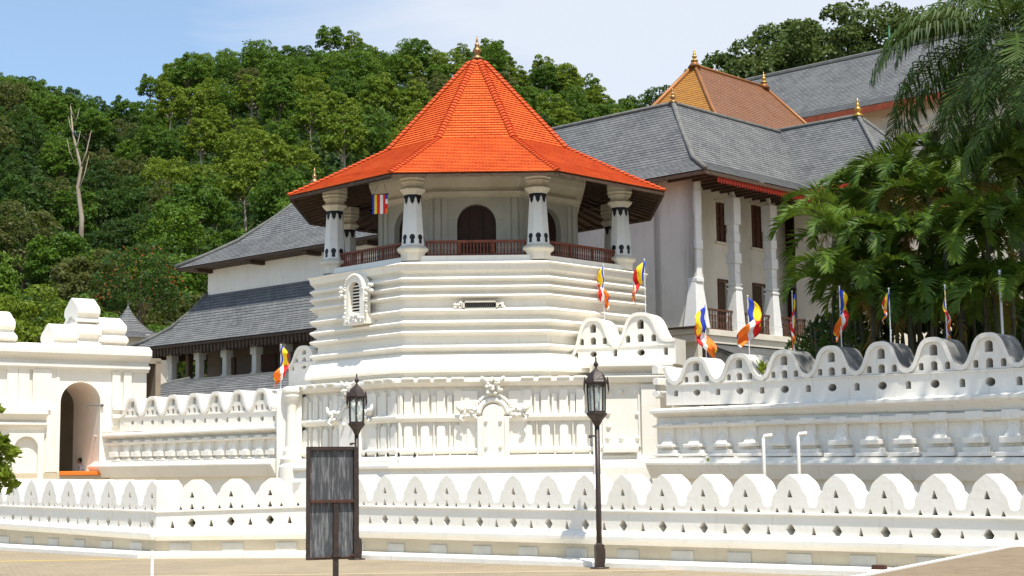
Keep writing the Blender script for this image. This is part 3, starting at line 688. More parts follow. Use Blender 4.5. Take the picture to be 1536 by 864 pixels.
# pedestal with two tiers of niches --------------------------------------------
PD = None
rp_ = 5.62
def ped_outline(off):
    "left part of an octagon, then one long straight front run out to the pier"
    r = rp_+off/K; v = [ov(r, 3), ov(r, 4), ov(r, 5)]; yf = v[2].y
    xr = U(893, 640, yf).x+.0
    return [Vector((TC.x, TC.y+3, 0)), Vector((v[0].x, v[0].y+0, 0)), v[1], v[2], Vector((xr, yf, 0)), Vector((xr, TC.y+3, 0))]
def ped(mb, prof, mi=0):
    rings = [[Vector((p.x, p.y, z)) for p in ped_outline(o)] for o, z in prof]; n = len(rings[0]); vs = [v for r_ in rings for v in r_]
    mb.add(vs, [(j*n+i, j*n+(i+1) % n, (j+1)*n+(i+1) % n, (j+1)*n+i) for j in range(len(rings)-1) for i in range(n)]+[tuple(reversed(range(n))), tuple(range((len(rings)-1)*n, len(rings)*n))], mi)
pz = lambda y: U(716, y, TC.y-K*(rp_+.1)).z
mb = MB()
ped(mb, [(.62, -.5), (.62, pz(704)-.3), (.50, pz(704)), (.62, pz(701)), (.62, pz(697)), (.45, pz(695)), (.45, pz(689)), (.30, pz(684.5)), (.16, pz(683)), (.02, pz(681)), (0, pz(681)), (0, pz(566)), (-.3, pz(566))])
pd = mb.build('pedestal', M['white'], OT, bevel=.012)
mb = MB()
for y0, y1, o in ((568, 579, .28), (622, 632, .20), (672, 681, .22)):
    ped(mb, [(-.02, pz(y1)-.02), (o*.55, pz(y1)), (o*.9, pz((y0+y1)/2+1)), (o, pz((y0+y1)/2)), (o, pz(y0+1.5)), (o*.9, pz(y0)), (-.02, pz(y0)+.02)])
mb.build('ledges', M['white'], pd, bevel=.008)
A_, B_ = ov(rp_, 5), ov(rp_, 6); WP = Wall((A_.x, A_.y), (A_.x+6.2, A_.y)); WP.n = Vector((0, -1))
A2, B2 = ov(rp_, 4), ov(rp_, 5); WQ = Wall((A2.x, A2.y), (B2.x, B2.y)); WQ.n = Vector((-sin(pi/4), -cos(pi/4)))
def niche_piece(W, s, wd=.235, fin=True, d=.11):
    mb = MB()
    for (yb, yt) in ((622.5, 584), (672.5, 637)):
        zb_, zt_ = pz(yb), pz(yt); W.plate(mb, [(s+x, z) for x, z in [(p[0], p[1]) for p in arch(0, zb_, zt_, wd, 10)]], [], d+.04, d)
    for y0 in (566.5,): W.box(mb, s-wd*.75, s+wd*.75, 0, .36, pz(569.5), pz(566))
    if fin:
        W.box(mb, s+wd*.98, s+wd*1.12, 0, .12, pz(672), pz(632)); W.box(mb, s+wd*.98, s+wd*1.15, 0, .24, pz(684), pz(680))
        W.box(mb, s+wd*.75, s+wd*1.35, 0, .10, pz(622.5), pz(592))
    mb.build('relief_pilaster', M['white'], pd, bevel=.02)
for px in (612.5, 637.5, 661.5, 687.5, 792, 818.5, 846, 871): niche_piece(WP, WP.at(px, 640, .1)[0])
for px in (457, 473, 488, 503, 560, 575, 590): niche_piece(WQ, WQ.at(px, 640, .1)[0], .23)
def doorway(W, px, w0=.60, lab=False):
    c = W.at(px, 640, .1)[0]; mb = MB()
    zb_, zt_ = pz(684), pz(607)
    W.box(mb, c-.95, c-.42, 0, .08, pz(672), pz(586)); W.box(mb, c+.42, c+.95, 0, .08, pz(672), pz(586))
    W.plate(mb, arch(c, zb_, zt_, w0, 16), [], .34, .30)
    for sg in (-1, 1): W.box(mb, c+sg*w0*.62-.07, c+sg*w0*.62+.07, 0, .30, pz(684), pz(625)); 
    dp = mb.build('door_relief', M['white'], pd, bevel=.02)
    mb = MB(); pts = []; r = w0/2+.10
    zc_ = zt_-w0/2
    for i in range(17):
        t = pi*i/16; pts.append(W.P(c+r*cos(t), .24, zc_+(r+.02)*sin(t)))
    mb.tube(pts, .08, 8)
    random.seed(5)
    for i in range(23):
        t = pi*i/22; mb.ball(W.P(c+(r+.14)*cos(t), .22, zc_+(r+.16)*sin(t)), .06, .05, .055, 6)
    mb.build('carved_arch', M['white'], dp, smooth=True)
    for sg in (-1, 1):                                              # beast heads either side
        mb = MB()
        for i in range(30):
            x = random.uniform(0, .42); mb.ball(W.P(c+sg*(.44+x), .16+random.uniform(0, .08), zc_-.02+random.uniform(-.05, .22)*(1.3-x)+.12*x), .075, .06, .06, 6)
        mb.tube([W.P(c+sg*.84, .26, zc_+.12), W.P(c+sg*.98, .28, zc_+.22), W.P(c+sg*1.02, .28, zc_+.36)], [.09, .06, .03], 6)
        mb.tube([W.P(c+sg*.84, .26, zc_+.02), W.P(c+sg*.93, .3, zc_-.10), W.P(c+sg*.80, .3, zc_-.18)], [.07, .05, .03], 6)
        mb.build('beast_head', M['white'], dp, smooth=True)
    mb = MB(); zt2 = pz(588)
    for i in range(34):
        a = random.uniform(0, 2*pi); q = random.uniform(0, .2); mb.ball(W.P(c+q*cos(a)*1.2, .30+random.uniform(0, .12), zt2+.10+q*sin(a)*1.3), .065, .06, .05, 6)
    for sg in (-1, 1): mb.tube([W.P(c+sg*.12, .3, zt2+.22), W.P(c+sg*.26, .32, zt2+.36), W.P(c+sg*.33, .32, zt2+.42)], [.07, .05, .02], 6)
    for sg in (-1, 1):
        for yy in (632, 670): mb.ball(W.P(c+sg*.20, .32, pz(yy)), .06, .05, .06, 8)
    mb.build('lion_mask', M['white'], dp, smooth=True)
doorway(WP, 740); doorway(WQ, 531)
# weeping holes and stains under the lowest ledge
for px in (550, 567, 583, 599, 622): 
    mb = MB(); s, z = (WQ if px < 603 else WP).at(px, 682, .32); (WQ if px < 603 else WP).plate(mb, tri(s, z-.06, z+.06, .10), [], .03, .36)
    mb.build('drain_hole', M['dark'], pd)

# piers at each side -----------------------------------------------------------
yp = TC.y-K*rp_-.38; xl, xr = U(889, 620, yp).x, U(991, 620, yp).x
WPi = Wall((xl, yp), (xr, yp)); WPi.n = Vector((0, -1)); Lp = WPi.L
zp = lambda y: U(940, y, yp).z
mb = MB()
def ring(mb, o, z0, z1, o2=None):
    o2 = o if o2 is None else o2
    a = [Vector((xl-o*.0-(0 if o else 0), yp-o, z0)), Vector((xr+o, yp-o, z0)), Vector((xr+o, yp+3.2, z0)), Vector((xl, yp+3.2, z0))]
    b = [Vector((xl, yp-o2, z1)), Vector((xr+o2, yp-o2, z1)), Vector((xr+o2, yp+3.2, z1)), Vector((xl, yp+3.2, z1))]
    mb.add(a+b, [(0, 3, 2, 1), (4, 5, 6, 7), (0, 1, 5, 4), (1, 2, 6, 5), (2, 3, 7, 6), (3, 0, 4, 7)])
ring(mb, .0, zp(684), zp(566)); ring(mb, .10, zp(686.5), zp(683))
ring(mb, .36, -.5, zp(700)); ring(mb, .30, zp(700), zp(694)); ring(mb, .22, zp(694), zp(686), .10)
ring(mb, .14, zp(574), zp(567), .24); ring(mb, .24, zp(567), zp(564)); ring(mb, .04, zp(564), zp(559)); ring(mb, .06, zp(559), zp(551), .34); ring(mb, .34, zp(551), zp(546.5)); ring(mb, .20, zp(546.5), zp(542), .0)
WPi.box(mb, WPi.at(962, 620)[0], WPi.at(984, 620)[0], 0, .10, zp(684), zp(577))
s0, s1 = WPi.at(903, 620)[0], WPi.at(962, 620)[0]; WPi.box(mb, s0, s1-.12, 0, .24, zp(679), zp(672)); WPi.box(mb, s0-.04, s1-.03, 0, .05, zp(672), zp(668))
for s in (s0-.0, s1-.09): WPi.box(mb, s, s+.05, 0, .05, zp(672), zp(582))
pr = mb.build('pier', M['white'], OT, bevel=.015)
for px, py in ((912, 586), (931, 587), (955, 586), (912, 620), (956, 621), (912, 657), (932, 657), (957, 657), (913, 640)):
    mb = MB(); s, z = WPi.at(px, py); mb.ball(WPi.P(s, .01, z), .075, .05, .075, 8)
    mb.build('boss', M['white'], pr, smooth=True)
# left pier: engaged round column
pc = U(437, 640, 45.6); mb = MB(); pl = lambda y: U(437, y, 45.6).z
mb.lathe((pc.x, pc.y, 0), [(.36, -.5), (.36, pl(700)), (.30, pl(696)), (.33, pl(688)), (.24, pl(684)), (.24, pl(676)), (.16, pl(670)), (.14, pl(620)), (.16, pl(606)), (.22, pl(600)), (.26, pl(594)), (.23, pl(592)), (.28, pl(588)), (.28, pl(583)), (.16, pl(580))], 20)
mb.box((pc.x-.45, pc.y+.05, -.5), (.75, 0, 0), (0, 1.6, 0), (0, 0, pl(583)+.5)); mb.build('corner_column', M['white'], OT, bevel=.02)

# the small crests that climb on to the tower ---------------------------------------
def crest_piece(name, W, lobes, base, zb_, T, parent, s_end=None, s_start=None):
    "lobes = [(centre s, half width, z top, valley z left, valley z right)]"
    mb = MB(); pts = []
    for c, hw, zt_, vl, vr in lobes:
        for i in range(-12, 13):
            x = i/24; v = vl if x < 0 else vr; h = (lobe(x)-.14)/.86; pts.append((c+x*2*hw, v+(zt_-v)*h))
    mono = [pts[0]]
    for p_ in pts[1:]:
        if p_[0] > mono[-1][0]+.004: mono.append(p_)
    pts = mono
    if s_start is not None: pts = [(s_start, pts[0][1])]+pts
    if s_end is not None: pts.append((s_end, pts[-1][1]))
    out = [(pts[0][0], base)]+pts+[(pts[-1][0], base)]; holes = []
    for c, hw, zt_, vl, vr in lobes:
        H = zt_-zb_; u_ = hw*2
        holes += [arch(c, zb_+H*.50, zb_+H*.80, .13*u_), arch(c, zb_+H*.10, zb_+H*.36, .12*u_), disc(c, zb_-.22*H, .075*u_, .10*H)]
        for sg in (-1, 1): holes += [arch(c+sg*.24*u_, zb_+H*.10, zb_+H*.33, .09*u_)]
        holes += [arch(c-.36*u_, zb_-.36*H, zb_-.13*H, .08*u_)] if c == lobes[0][0] else []
        holes += [arch(c+.46*u_, zb_-.33*H, zb_-.08*H, .08*u_)]
    W.plate(mb, out, holes, T, 0)
    lm = MB(); W.plate(lm, [(pts[0][0]+.03, base+.03)]+[(min(max(x, pts[0][0]+.03), pts[-1][0]-.03), base+(y-base)*.95) for x, y in pts]+[(pts[-1][0]-.03, base+.03)], [], .02, -.34); lm.build('hole_shade_lining', M['lining'], parent)
    vs = []
    for i, (s, z) in enumerate(pts):
        p, q = pts[max(i-1, 0)], pts[min(i+1, len(pts)-1)]; t = Vector((q[0]-p[0], q[1]-p[1])).normalized(); nn = Vector((-t.y, t.x))
        for o, (x, y) in ((-.02, (s, z+.01)), (.05, (s, z+.01)), (.05, (s-nn.x*.09, z-nn.y*.09)), (-.02, (s-nn.x*.09, z-nn.y*.09))): vs.append(W.P(x, o, y))
    n = len(pts); mb.add(vs, [(4*i+k, 4*i+(k+1) % 4, 4*i+4+(k+1) % 4, 4*i+4+k) for i in range(n-1) for k in range(4)]+[(0, 1, 2, 3), tuple(4*(n-1)+k for k in (3, 2, 1, 0))])
    W.box(mb, out[0][0], out[-1][0], -.02, .03, zb_-.02, zb_+.02)
    return mb.build(name, M['white'], parent)
Wc = Wall((1.95, 43.6), (4.55, 42.35)); g = lambda px, py: Wc.at(px, py)
l1 = (g(889, 480)[0], .73, g(889, 477)[1], g(862, 532)[1], g(927, 517)[1]); l2 = (g(960, 470)[0], .80, g(960, 469)[1], g(930, 517)[1], g(1000, 508)[1])
crest_piece('raised_crest', Wc, [l1, l2], g(960, 548)[1], (g(960, 518)[1]), .85, pr, s_end=g(1013, 510)[0])
Wc2 = Wall((-7.6, 48.4), (-5.8, 46.7)); g2 = lambda px, py: Wc2.at(px, py)
crest_piece('raised_crest', Wc2, [(g2(456, 530)[0], .75, g2(456, 519)[1], g2(444, 548)[1], g2(470, 545)[1])], g2(440, 590)[1], g2(456, 545)[1], .8, pd)
# link between raised crest and right wall
def hipcap(mb, pts, r=.085): mb.tube(pts, r, 6)
def D2(v): return Vector((v[0], v[1], 0))

# ------------------------------------------------------------------ gatehouse (far left)
gA = U(-60, 620, 49.0); gB = U(219, 620, 52.6)
WG = Wall((gA.x, gA.y), (gB.x, gB.y)); GH = empty('gatehouse', (gB.x, gB.y, 0), 'white gatehouse at the left edge with arched passage and stepped blocks on top', 'gatehouse')
S = lambda px, o=0: WG.at(px, 640, o)[0]
Z = lambda px, py, o=0: WG.at(px, py, o)[1]
Lg = WG.L; TH = 2.6
az0, az1 = Z(120, 708), Z(120, 573); sL, sR = S(90), S(150)
zc1 = Z(110, 549); zflat = Z(110, 528)
mb = MB()
WG.plate(mb, [(0, -.5), (Lg, -.5), (Lg, zflat), (0, zflat)], [arch((sL+sR)/2, az0, az1, sR-sL, 20)], TH, 0)
gw = mb.build('gate_wall', M['white'], GH)
mb = MB()
ztop = Z(110, 516)
WG.sweep(mb, [(-TH-.1, zc1-.16), (.10, zc1-.16), (.10, zc1-.08), (.20, zc1-.06), (.20, zc1+.06), (.05, zc1+.08), (.05, zc1+.16), (.30, zflat-.14), (.36, zflat-.08), (.36, zflat+.10), (.10, ztop-.02), (-.1, ztop+.0), (-TH+.2, ztop), (-TH-.2, zflat)], -.2, Lg+.05)
mb.build('cornice', M['white'], gw, bevel=.015)
mb = MB()  # passage lining, back door wall
WG.box(mb, sL-.5, sR+3.2, -TH-3.2, -TH-2.9, az0-1.2, az1+1); WG.box(mb, sL-1.5, sL-1.3, -TH-3.0, -TH, az0-1.2, az1+1); WG.box(mb, sR+3.0, sR+3.2, -TH-3, -TH, az0-1.2, az1+1); WG.box(mb, sL-1.5, sR+3.2, -TH-3.2, -TH, az1+.9, az1+1.1)
mb.build('passage_wall', M['passage'], gw)
mb = MB(); WG.box(mb, sL-1.5, sR+3.2, -TH-3.2, .05, az0-.25, az0-.02); mb.build('passage_floor', M['base_wall'], gw)
mb = MB()
for px in (16, 33): WG.box(mb, S(px)-.18, S(px)+.18, 0, .09, Z(px, 616), zc1-.1)
WG.box(mb, S(60)-.3, S(60)+.32, 0, .10, Z(60, 616), zc1-.1); WG.box(mb, S(54)-.2, S(54)+.2, .0, .17, Z(54, 621), Z(54, 610))
WG.box(mb, S(82)-.0, S(82)+.12, 0, .05, az0, zc1-.1); 
for px in (172, 189): WG.box(mb, S(px)-.14, S(px)+.14, 0, .10, Z(px, 640), zc1-.1)
WG.box(mb, S(166), S(182), 0, .22, Z(172, 616), Z(172, 610)); WG.box(mb, S(166), S(182), 0, .22, Z(172, 628), Z(172, 622)); WG.box(mb, S(153), S(170), 0, .06, Z(160, 647.5), Z(160, 646))
WG.sweep(mb, [(0, Z(60, 632)), (.22, Z(60, 625)), (.30, Z(60, 622)), (.30, Z(60, 618)), (0, Z(60, 615))], 0, S(68)); WG.sweep(mb, [(0, Z(60, 646)), (.14, Z(60, 640)), (.22, Z(60, 638)), (.22, Z(60, 635)), (0, Z(60, 633))], 0, S(68))
WG.box(mb, S(68), S(82), 0, .035, az0, zc1-.12); WG.plate(mb, [(S(12), az0-.4), (S(64), az0-.4), (S(64), Z(60, 650)), (S(12), Z(60, 650))], [arch(S(38), az0-.3, Z(38, 650)-.1, S(56)-S(20), 14)], .16, .16)
mb.build('relief_panel', M['white'], gw, bevel=.015)
def ridge_block(pxl, pyt, lenpx, tiers, o=.05, wd=1.35):
    "stepped blocks whose pointed profile faces along the wall; tiers = [(width factor, y bottom, y top)]"
    s = S(pxl, o); s2 = S(pxl+lenpx, o); mb = MB()
    for wf, yb, yt in tiers:
        z0, z1 = Z(pxl, yb, o), Z(pxl, yt, o); h = z1-z0; w_ = wd*wf; c = -.75
        half = [(.5, 0), (.5, .10), (.42, .14), (.40, .22), (.50, .34), (.50, .5), (.42, .64), (.28, .76), (.20, .86), (.10, .95), (.0, 1)]
        pr = [(c+x*w_, z0+y*h) for x, y in half]+[(c-x*w_, z0+y*h) for x, y in reversed(half[:-1])]
        WG.sweep(mb, pr, s, s2)
    mb.build('ridge_block', M['white'], gw, bevel=.02)
ridge_block(-20, 462, 40, [(1.5, 518, 490), (1.15, 502, 462)])
ridge_block(80, 482, 36, [(1.1, 518, 482)])
ridge_block(115, 443, 34, [(1.25, 518, 470), (1.0, 482, 443)], wd=1.4)
ridge_block(145, 472, 44, [(1.35, 521, 494), (1.1, 506, 472)])
# carpet on the threshold
mb = MB(); WG.box(mb, sL, sR+.03, -.9, .12, az0-.11, az0+.03); mb.build('doorway_carpet', M['carpet'], None, bevel=.02, label='bright orange carpet laid across the threshold of the gatehouse arch', cat='carpet')
# handrail bracket in the arch
mb = MB(); mb.tube([WG.P(sR+.02, .05, Z(150, 608)), WG.P(sR-.5, .02, Z(140, 608.5))], .022, 6); mb.ball(WG.P(sR+.04, .06, Z(150, 608)), .06); mb.build('iron_tie', M['slate_r'], gw)

# ------------------------------------------------------------------ left hall with two tiers of grey roof
cs, sn = .735, -.678
A0 = U(312, 420, 62.0); tB = Vector((cs, sn, 0)); nB = Vector((sn, -cs, 0))   # nB faces the viewer's left
A0 = Vector((A0.x, A0.y, 0))
LH = empty('temple_hall', A0, 'long white hall left of the tower under two tiers of grey tiled roof', 'hall')
Q = lambda s, o, z: A0+tB*s+nB*o+Vector((0, 0, z))
WH = Wall((A0.x, A0.y), ((A0+tB*14).x, (A0+tB*14).y))
zz = lambda px, py, o=0: WH.at(px, py, o)[1]
LEN = 12.5; WID = 6.0
zue = U(265, 403, 62.0).z; zlw = zz(312, 443); zrid = U(441, 286, 62.0).z; zk1 = U(352, 363, 62.0).z
oh = .9
mb = MB(); mb.box(Q(0, -WID, zlw-.3), tB*LEN, nB*WID, (0, 0, zue+.45-zlw+.3)); hw_ = mb.build('upper_wall', M['white2'], LH)
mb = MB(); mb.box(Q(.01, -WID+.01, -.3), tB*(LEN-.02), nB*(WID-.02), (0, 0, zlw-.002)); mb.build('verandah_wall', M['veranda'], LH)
mb = MB()
def hiproof(mb, lo, hi, z0, z1, L_, Wd, fl=True, rows=None):
    "lo / hi = offsets of the lower and upper line outside (+) or inside (-) the wall face; front, left end and back"
    p = lambda o, z: [Q(-o, o, z), Q(L_, o, z), Q(-o, -Wd-o, z), Q(L_, -Wd-o, z)]
    a, b = p(lo, z0), p(hi, z1)
    mb.roof(a[0], a[1], b[1], b[0], rows); mb.roof(a[2], a[0], b[0], b[2], rows); mb.roof(a[3], a[2], b[2], b[3], rows)
mb = MB(); k1 = -.85
hiproof(mb, oh, k1, zue, zk1, LEN, WID); hiproof(mb, k1, -WID/2, zk1, zrid, LEN, WID)
ur_ = mb.build('upper_roof', M['slate'], LH)
mb = MB(); pts = [Q(-o, o, z+.06) for o, z in ((oh+.05, zue), ((oh+k1)/2, (zue+zk1)/2-.03), (k1, zk1), ((k1-WID/2)/2, (zk1+zrid)/2-.08), (-WID/2, zrid))]
hipcap(mb, pts); hipcap(mb, [Q(-o, -WID-o, z+.06) for o, z in ((oh+.05, zue), (k1, zk1), (-WID/2, zrid))]); hipcap(mb, [Q(WID/2, -WID/2, zrid+.05), Q(LEN, -WID/2, zrid+.05)]); mb.build('ridge_cap', M['slate_r'], ur_, smooth=True)
mb = MB(); finial(mb, Q(WID/2+.1, -WID/2, zrid), 1.0, .17); mb.build('roof_finial', M['brass'], ur_, smooth=True)
mb = MB(); mb.box(Q(-oh+.02, -WID-oh, zue-.10), tB*(LEN+oh), nB*(WID+2*oh-.02), (0, 0, .08))
for i in range(4): mb.box(Q(.1+i*3.4, -.1, zue-.24), tB*.22, nB*.85, (0, 0, .14))
mb.build('eave_boards', M['wood'], LH)
# lower roof
lo = 2.15; zle = U(203, 524, 62.2).z; zlk = zle+(zlw-zle)*.36
mb = MB(); hiproof(mb, lo, 1.05, zle, zlk, LEN, WID); hiproof(mb, 1.05, .02, zlk, zlw, LEN, WID)
lr_ = mb.build('lower_roof', M['slate'], LH)
mb = MB(); hipcap(mb, [Q(-o, o, z+.05) for o, z in ((lo+.05, zle), (1.6, (zle+zlk)/2-.02), (1.05, zlk), (.5, (zlk+zlw)/2-.05), (.02, zlw))]); mb.build('ridge_cap', M['slate_r'], lr_, smooth=True)
mb = MB(); mb.box(Q(-lo+.03, -WID-lo, zle-.12), tB*(LEN+lo), nB*(WID+2*lo-.03), (0, 0, .10))
i = 0
while i*.22 < LEN+lo*2-.2:
    mb.box(Q(-lo+.1+i*.22, lo-.16, zle-.42), tB*.10, nB*.05, (0, 0, .32)); i += 1
mb.box(Q(-lo+.08, lo-.20, zle-.32), tB*(LEN+lo), nB*.05, (0, 0, .22)); mb.box(Q(-lo+.1, -WID, zle-.4), tB*.06, nB*(WID+lo-.1), (0, 0, .3))
mb.build('eave_fringe', M['wood'], LH)
for px in (258.6, 299.6, 340, 384.5, 429, 475):
    s, _ = WH.at(px, 560, 1.45); zt_ = zle-.15
    mb = MB(); p = Q(s, 1.45, 0)
    ag = atan2(tB.y, tB.x)
    mb.cbox(p+Vector((0, 0, zt_-3.2)), .26, .26, 3.2, ag); mb.cbox(p+Vector((0, 0, zt_-1.5)), .34, .34, .35, ag); mb.cbox(p+Vector((0, 0, zt_-.5)), .36, .36, .3, ag); mb.cbox(p+Vector((0, 0, zt_-3.2)), .36, .36, .8, ag)
    c = mb.build('column', M['cream'], LH, bevel=.03)
    mb = MB(); mb.box(p-tB*.55-nB*.1+Vector((0, 0, zt_-.22)), tB*1.1, nB*.2, (0, 0, .14)); mb.build('bracket', M['wood'], c)
# end post and window recesses on the verandah wall
for s in (1.0, 3.6, 6.2, 8.8): mb = MB(); mb.box(Q(s, .0, zle-1.9), tB*.9, nB*.05, (0, 0, 1.4)); mb.build('window', M['brownwood'], LH)
mb = MB(); mb.box(Q(-1.6, -.3, -.3), tB*.22, nB*.22, (0, 0, zle+.2)); mb.build('column', M['bark'], LH)
mb = MB(); mb.box(Q(-2.1, -WID-2, -.3), tB*(LEN+2), nB*(WID+4.0), (0, 0, 3.2)); mb.build('terrace', M['greywall'], LH)
# low gallery roof in front of the verandah
GR = empty('gallery_building', Q(0, 4, 0), 'low grey tiled gallery roof with curved hip just above the left inner wall', 'building')
zt_ = U(300, 566, 58.5).z; zb_ = zt_-1.25
prf = [(4.7, zb_-.3), (4.1, zb_+.28), (3.4, zb_+.75), (2.6, zb_+1.10), (2.0, zt_)]
s_off = {}
mb = MB(); sl = WH.at(285, 567, 2.0)[0]; 
for (oa, za), (ob, zb2_) in zip(prf, prf[1:]):
    ka, kb = sl-(oa-2.0)*.62, sl-(ob-2.0)*.62
    mb.roof(Q(ka, oa, za), Q(LEN-1.5, oa, za), Q(LEN-1.5, ob, zb2_), Q(kb, ob, zb2_))
    mb.roof(Q(ka, -1, za), Q(ka, oa, za), Q(kb, ob, zb2_), Q(kb, -1, zb2_))
gr_ = mb.build('roof', M['slate'], GR)
mb = MB(); hipcap(mb, [Q(sl-(o-2.0)*.62, o, z+.03) for o, z in prf], .06); mb.build('ridge_cap', M['slate_r'], gr_)
mb = MB(); mb.box(Q(sl-1.2, 1.6, 0), tB*(LEN-sl-1), nB*2.2, (0, 0, zb_)); mb.build('wall', M['greywall'], GR)

# ------------------------------------------------------------------ small spired pavilion behind
ap = U(192, 461, 78); PV = empty('pavilion', (ap.x, ap.y, 0), 'small pavilion with a sharply curved grey pointed roof and spire behind the gatehouse', 'pavilion')
mb = MB(); pf = [(.04, 0), (.30, .40), (.62, .78), (1.05, 1.10), (1.6, 1.38), (2.6, 1.75)]
mb.rowh = .17
for k in range(8):
    for (ra, da), (rb, db) in zip(pf[1:], pf):
        f = lambda r, d, k: Vector((ap.x+r*cos(k*pi/4+pi/8), ap.y+r*sin(k*pi/4+pi/8), ap.z-d)); mb.roof(f(ra, da, k), f(ra, da, k+1), f(rb, db, k+1), f(rb, db, k), step=.02)
pr_ = mb.build('roof', M['slate'], PV); mb = MB(); mb.lathe((ap.x, ap.y, ap.z-.1), [(.07, 0), (.09, .08), (.03, .16), (.012, .45)], 8); mb.build('spire', M['slate_r'], pr_)
mb = MB(); mb.lathe((ap.x, ap.y, 0), [(2.5, 0), (2.0, ap.z-1.55)], 8); mb.build('wall', M['greywall'], PV)

# ------------------------------------------------------------------ palace building right of the tower
E = U(1057.7, 253, 54.5); zev = E.z; E = D2(E)
tR = Vector((.685, .7285, 0)); nR = Vector((.7285, -.685, 0)); tL = Vector((-.7285, .685, 0)); nL = Vector((-.685, -.7285, 0))
Ap = U(1009.6, 156, 60.0); zap = Ap.z; Ap = D2(Ap)
PB = empty('palace_building', (6.7, 56, 0), 'two storey white palace wing with grey hipped roof, red eave fringe and tall stepped pillars', 'building')
V = lambda p, z: Vector((p.x, p.y, z))
LW = 13.0; LR = 17.0
kt = .27; zk_ = zev+(zap-zev)*.205
Kc = E.lerp(Ap, .36)
mb = MB()
eL, aL, kL = E+tL*LW, Ap+tL*(LW-1), Kc+tL*LW; eR, aR, kR = E+tR*LR, Ap+tR*9.4, Kc+tR*LR
mb.roof(V(eL, zev), V(E, zev), V(Kc, zk_), V(kL, zk_)); mb.roof(V(kL, zk_), V(Kc, zk_), V(Ap, zap), V(aL, zap))
mb.roof(V(E, zev), V(eR, zev), V(kR, zk_), V(Kc, zk_)); mb.roof(V(Kc, zk_), V(Kc+tR*11.5, zk_), V(aR, zap), V(Ap, zap))
bk = (Ap-E); mb.roof(V(aL+bk, zev), V(aL, zap-.0), V(Ap, zap), V(Ap+bk, zev), 20) if False else None
# back slopes
mb.add([V(Ap, zap), V(aL, zap), V(aL-nL*5.5, zev), V(Ap-nL*5.5, zev)], [(0, 1, 2, 3)]); mb.add([V(Ap, zap), V(aR, zap), V(aR-nR*5.5, zev), V(Ap-nR*5.5, zev)], [(0, 1, 2, 3)])
pr2 = mb.build('roof', M['slate'], PB)
mb = MB(); hipcap(mb, [V(E, zev+.06), V(Kc, zk_+.07), V(Ap.lerp(Kc, .45), zap+(zk_-zap)*.47), V(Ap, zap+.06)], .10); hipcap(mb, [V(aL, zap+.05), V(Ap, zap+.05)], .08); hipcap(mb, [V(Ap, zap+.05), V(aR, zap+.05)], .08)
mb.build('ridge_cap', M['slate_r'], pr2, smooth=True)
mb = MB(); finial(mb, V(Ap, zap+.05), .62, .12); mb.build('roof_finial', M['brass'], pr2, smooth=True)
# eaves boards + red fringe
mb = MB(); v = [V(eL, zev-.05), V(E, zev-.05), V(E-(E-Ap)*.62, zev+.25), V(eL-(E-Ap)*.62, zev+.25)]; mb.add(v, [(0, 1, 2, 3)])
v = [V(E, zev-.05), V(eR, zev-.05), V(eR-(E-Ap)*.62, zev+.25), V(E-(E-Ap)*.62, zev+.25)]; mb.add(v, [(0, 1, 2, 3)])
mb.box(V(eL, zev-.17)-nL*.05, tL*-LW, nL*.06, (0, 0, .13)); mb.box(V(E, zev-.17)-nR*.05, tR*LR, nR*.06, (0, 0, .13))
i = .5
while i < LR: mb.box(V(E+tR*i-nR*.1, zev-.15), tR*.09, -nR*2.0, (0, 0, .12)); i += .55
mb.build('eave_boards', M['wood'], pr2)
mb = MB(); i = .9
while i < 12.5:
    p = V(E+tR*i-nR*.10, zev-.12); mb.add([p, p+tR*.13, p+tR*.13+Vector((0, 0, -.17)), p+tR*.065+Vector((0, 0, -.26)), p+Vector((0, 0, -.17)), *(q-nR*.03 for q in (p, p+tR*.13, p+tR*.13+Vector((0, 0, -.17)), p+tR*.065+Vector((0, 0, -.26)), p+Vector((0, 0, -.17))))],
        [(0, 1, 2, 3, 4), (9, 8, 7, 6, 5), (0, 5, 6, 1), (1, 6, 7, 2), (2, 7, 8, 3), (3, 8, 9, 4), (4, 9, 5, 0)]); i += .17
mb.build('eave_fringe', M['redtrim'], pr2)
# walls
Cn = U(1041, 380, 56.2); Cn = D2(Cn); WFc = Wall((Cn.x, Cn.y), (Cn.x+tR.x*16, Cn.y+tR.y*16)); WFc.n = Vector((nR.x, nR.y))
zF = lambda px, py, o=0: WFc.at(px, py, o)[1]
SF = lambda px, o=0: WFc.at(px, 400, o)[0]
zfl = zF(1045, 492); ztw = zev+.28
mb = MB(); mb.box(V(Cn, zfl-.1), tL*12, -nL*.5, (0, 0, ztw-zfl+.1)); 
mb.box(V(Cn, zfl-.1), tR*.55, -nR*.5, (0, 0, ztw-zfl+.1)); wl = mb.build('end_wall', M['greywall'], PB, bevel=.01)
mb = MB(); back = 1.55
fo = -back
holes = []; upw = []; low_ = []
for px in (1089, 1139, 1192, 1243): upw.append((WFc.at(px-11, 330, fo)[0], WFc.at(px+9, 330, fo)[0], zF(px, 366-(1089-px)*-.02, fo), zF(px, 300, fo)))
upw = []
for pl_, pr3, yt, yb in ((1074, 1090, 302, 362), (1127, 1144, 306, 371), (1177, 1193, 322, 385), (1226, 1241, 334, 392)): upw.append((WFc.at(pl_, 330, fo)[0], WFc.at(pr3, 330, fo)[0], WFc.at(pl_, yb, fo)[1], WFc.at(pl_, yt, fo)[1]))
for pl_, pr3, yt, yb in ((1078, 1091, 421, 492), (1130, 1146, 427, 500), (1182, 1196, 434, 505), (1230, 1244, 440, 510)): low_.append((WFc.at(pl_, 440, fo)[0], WFc.at(pr3, 440, fo)[0], zfl+.02, WFc.at(pl_, yt, fo)[1]))
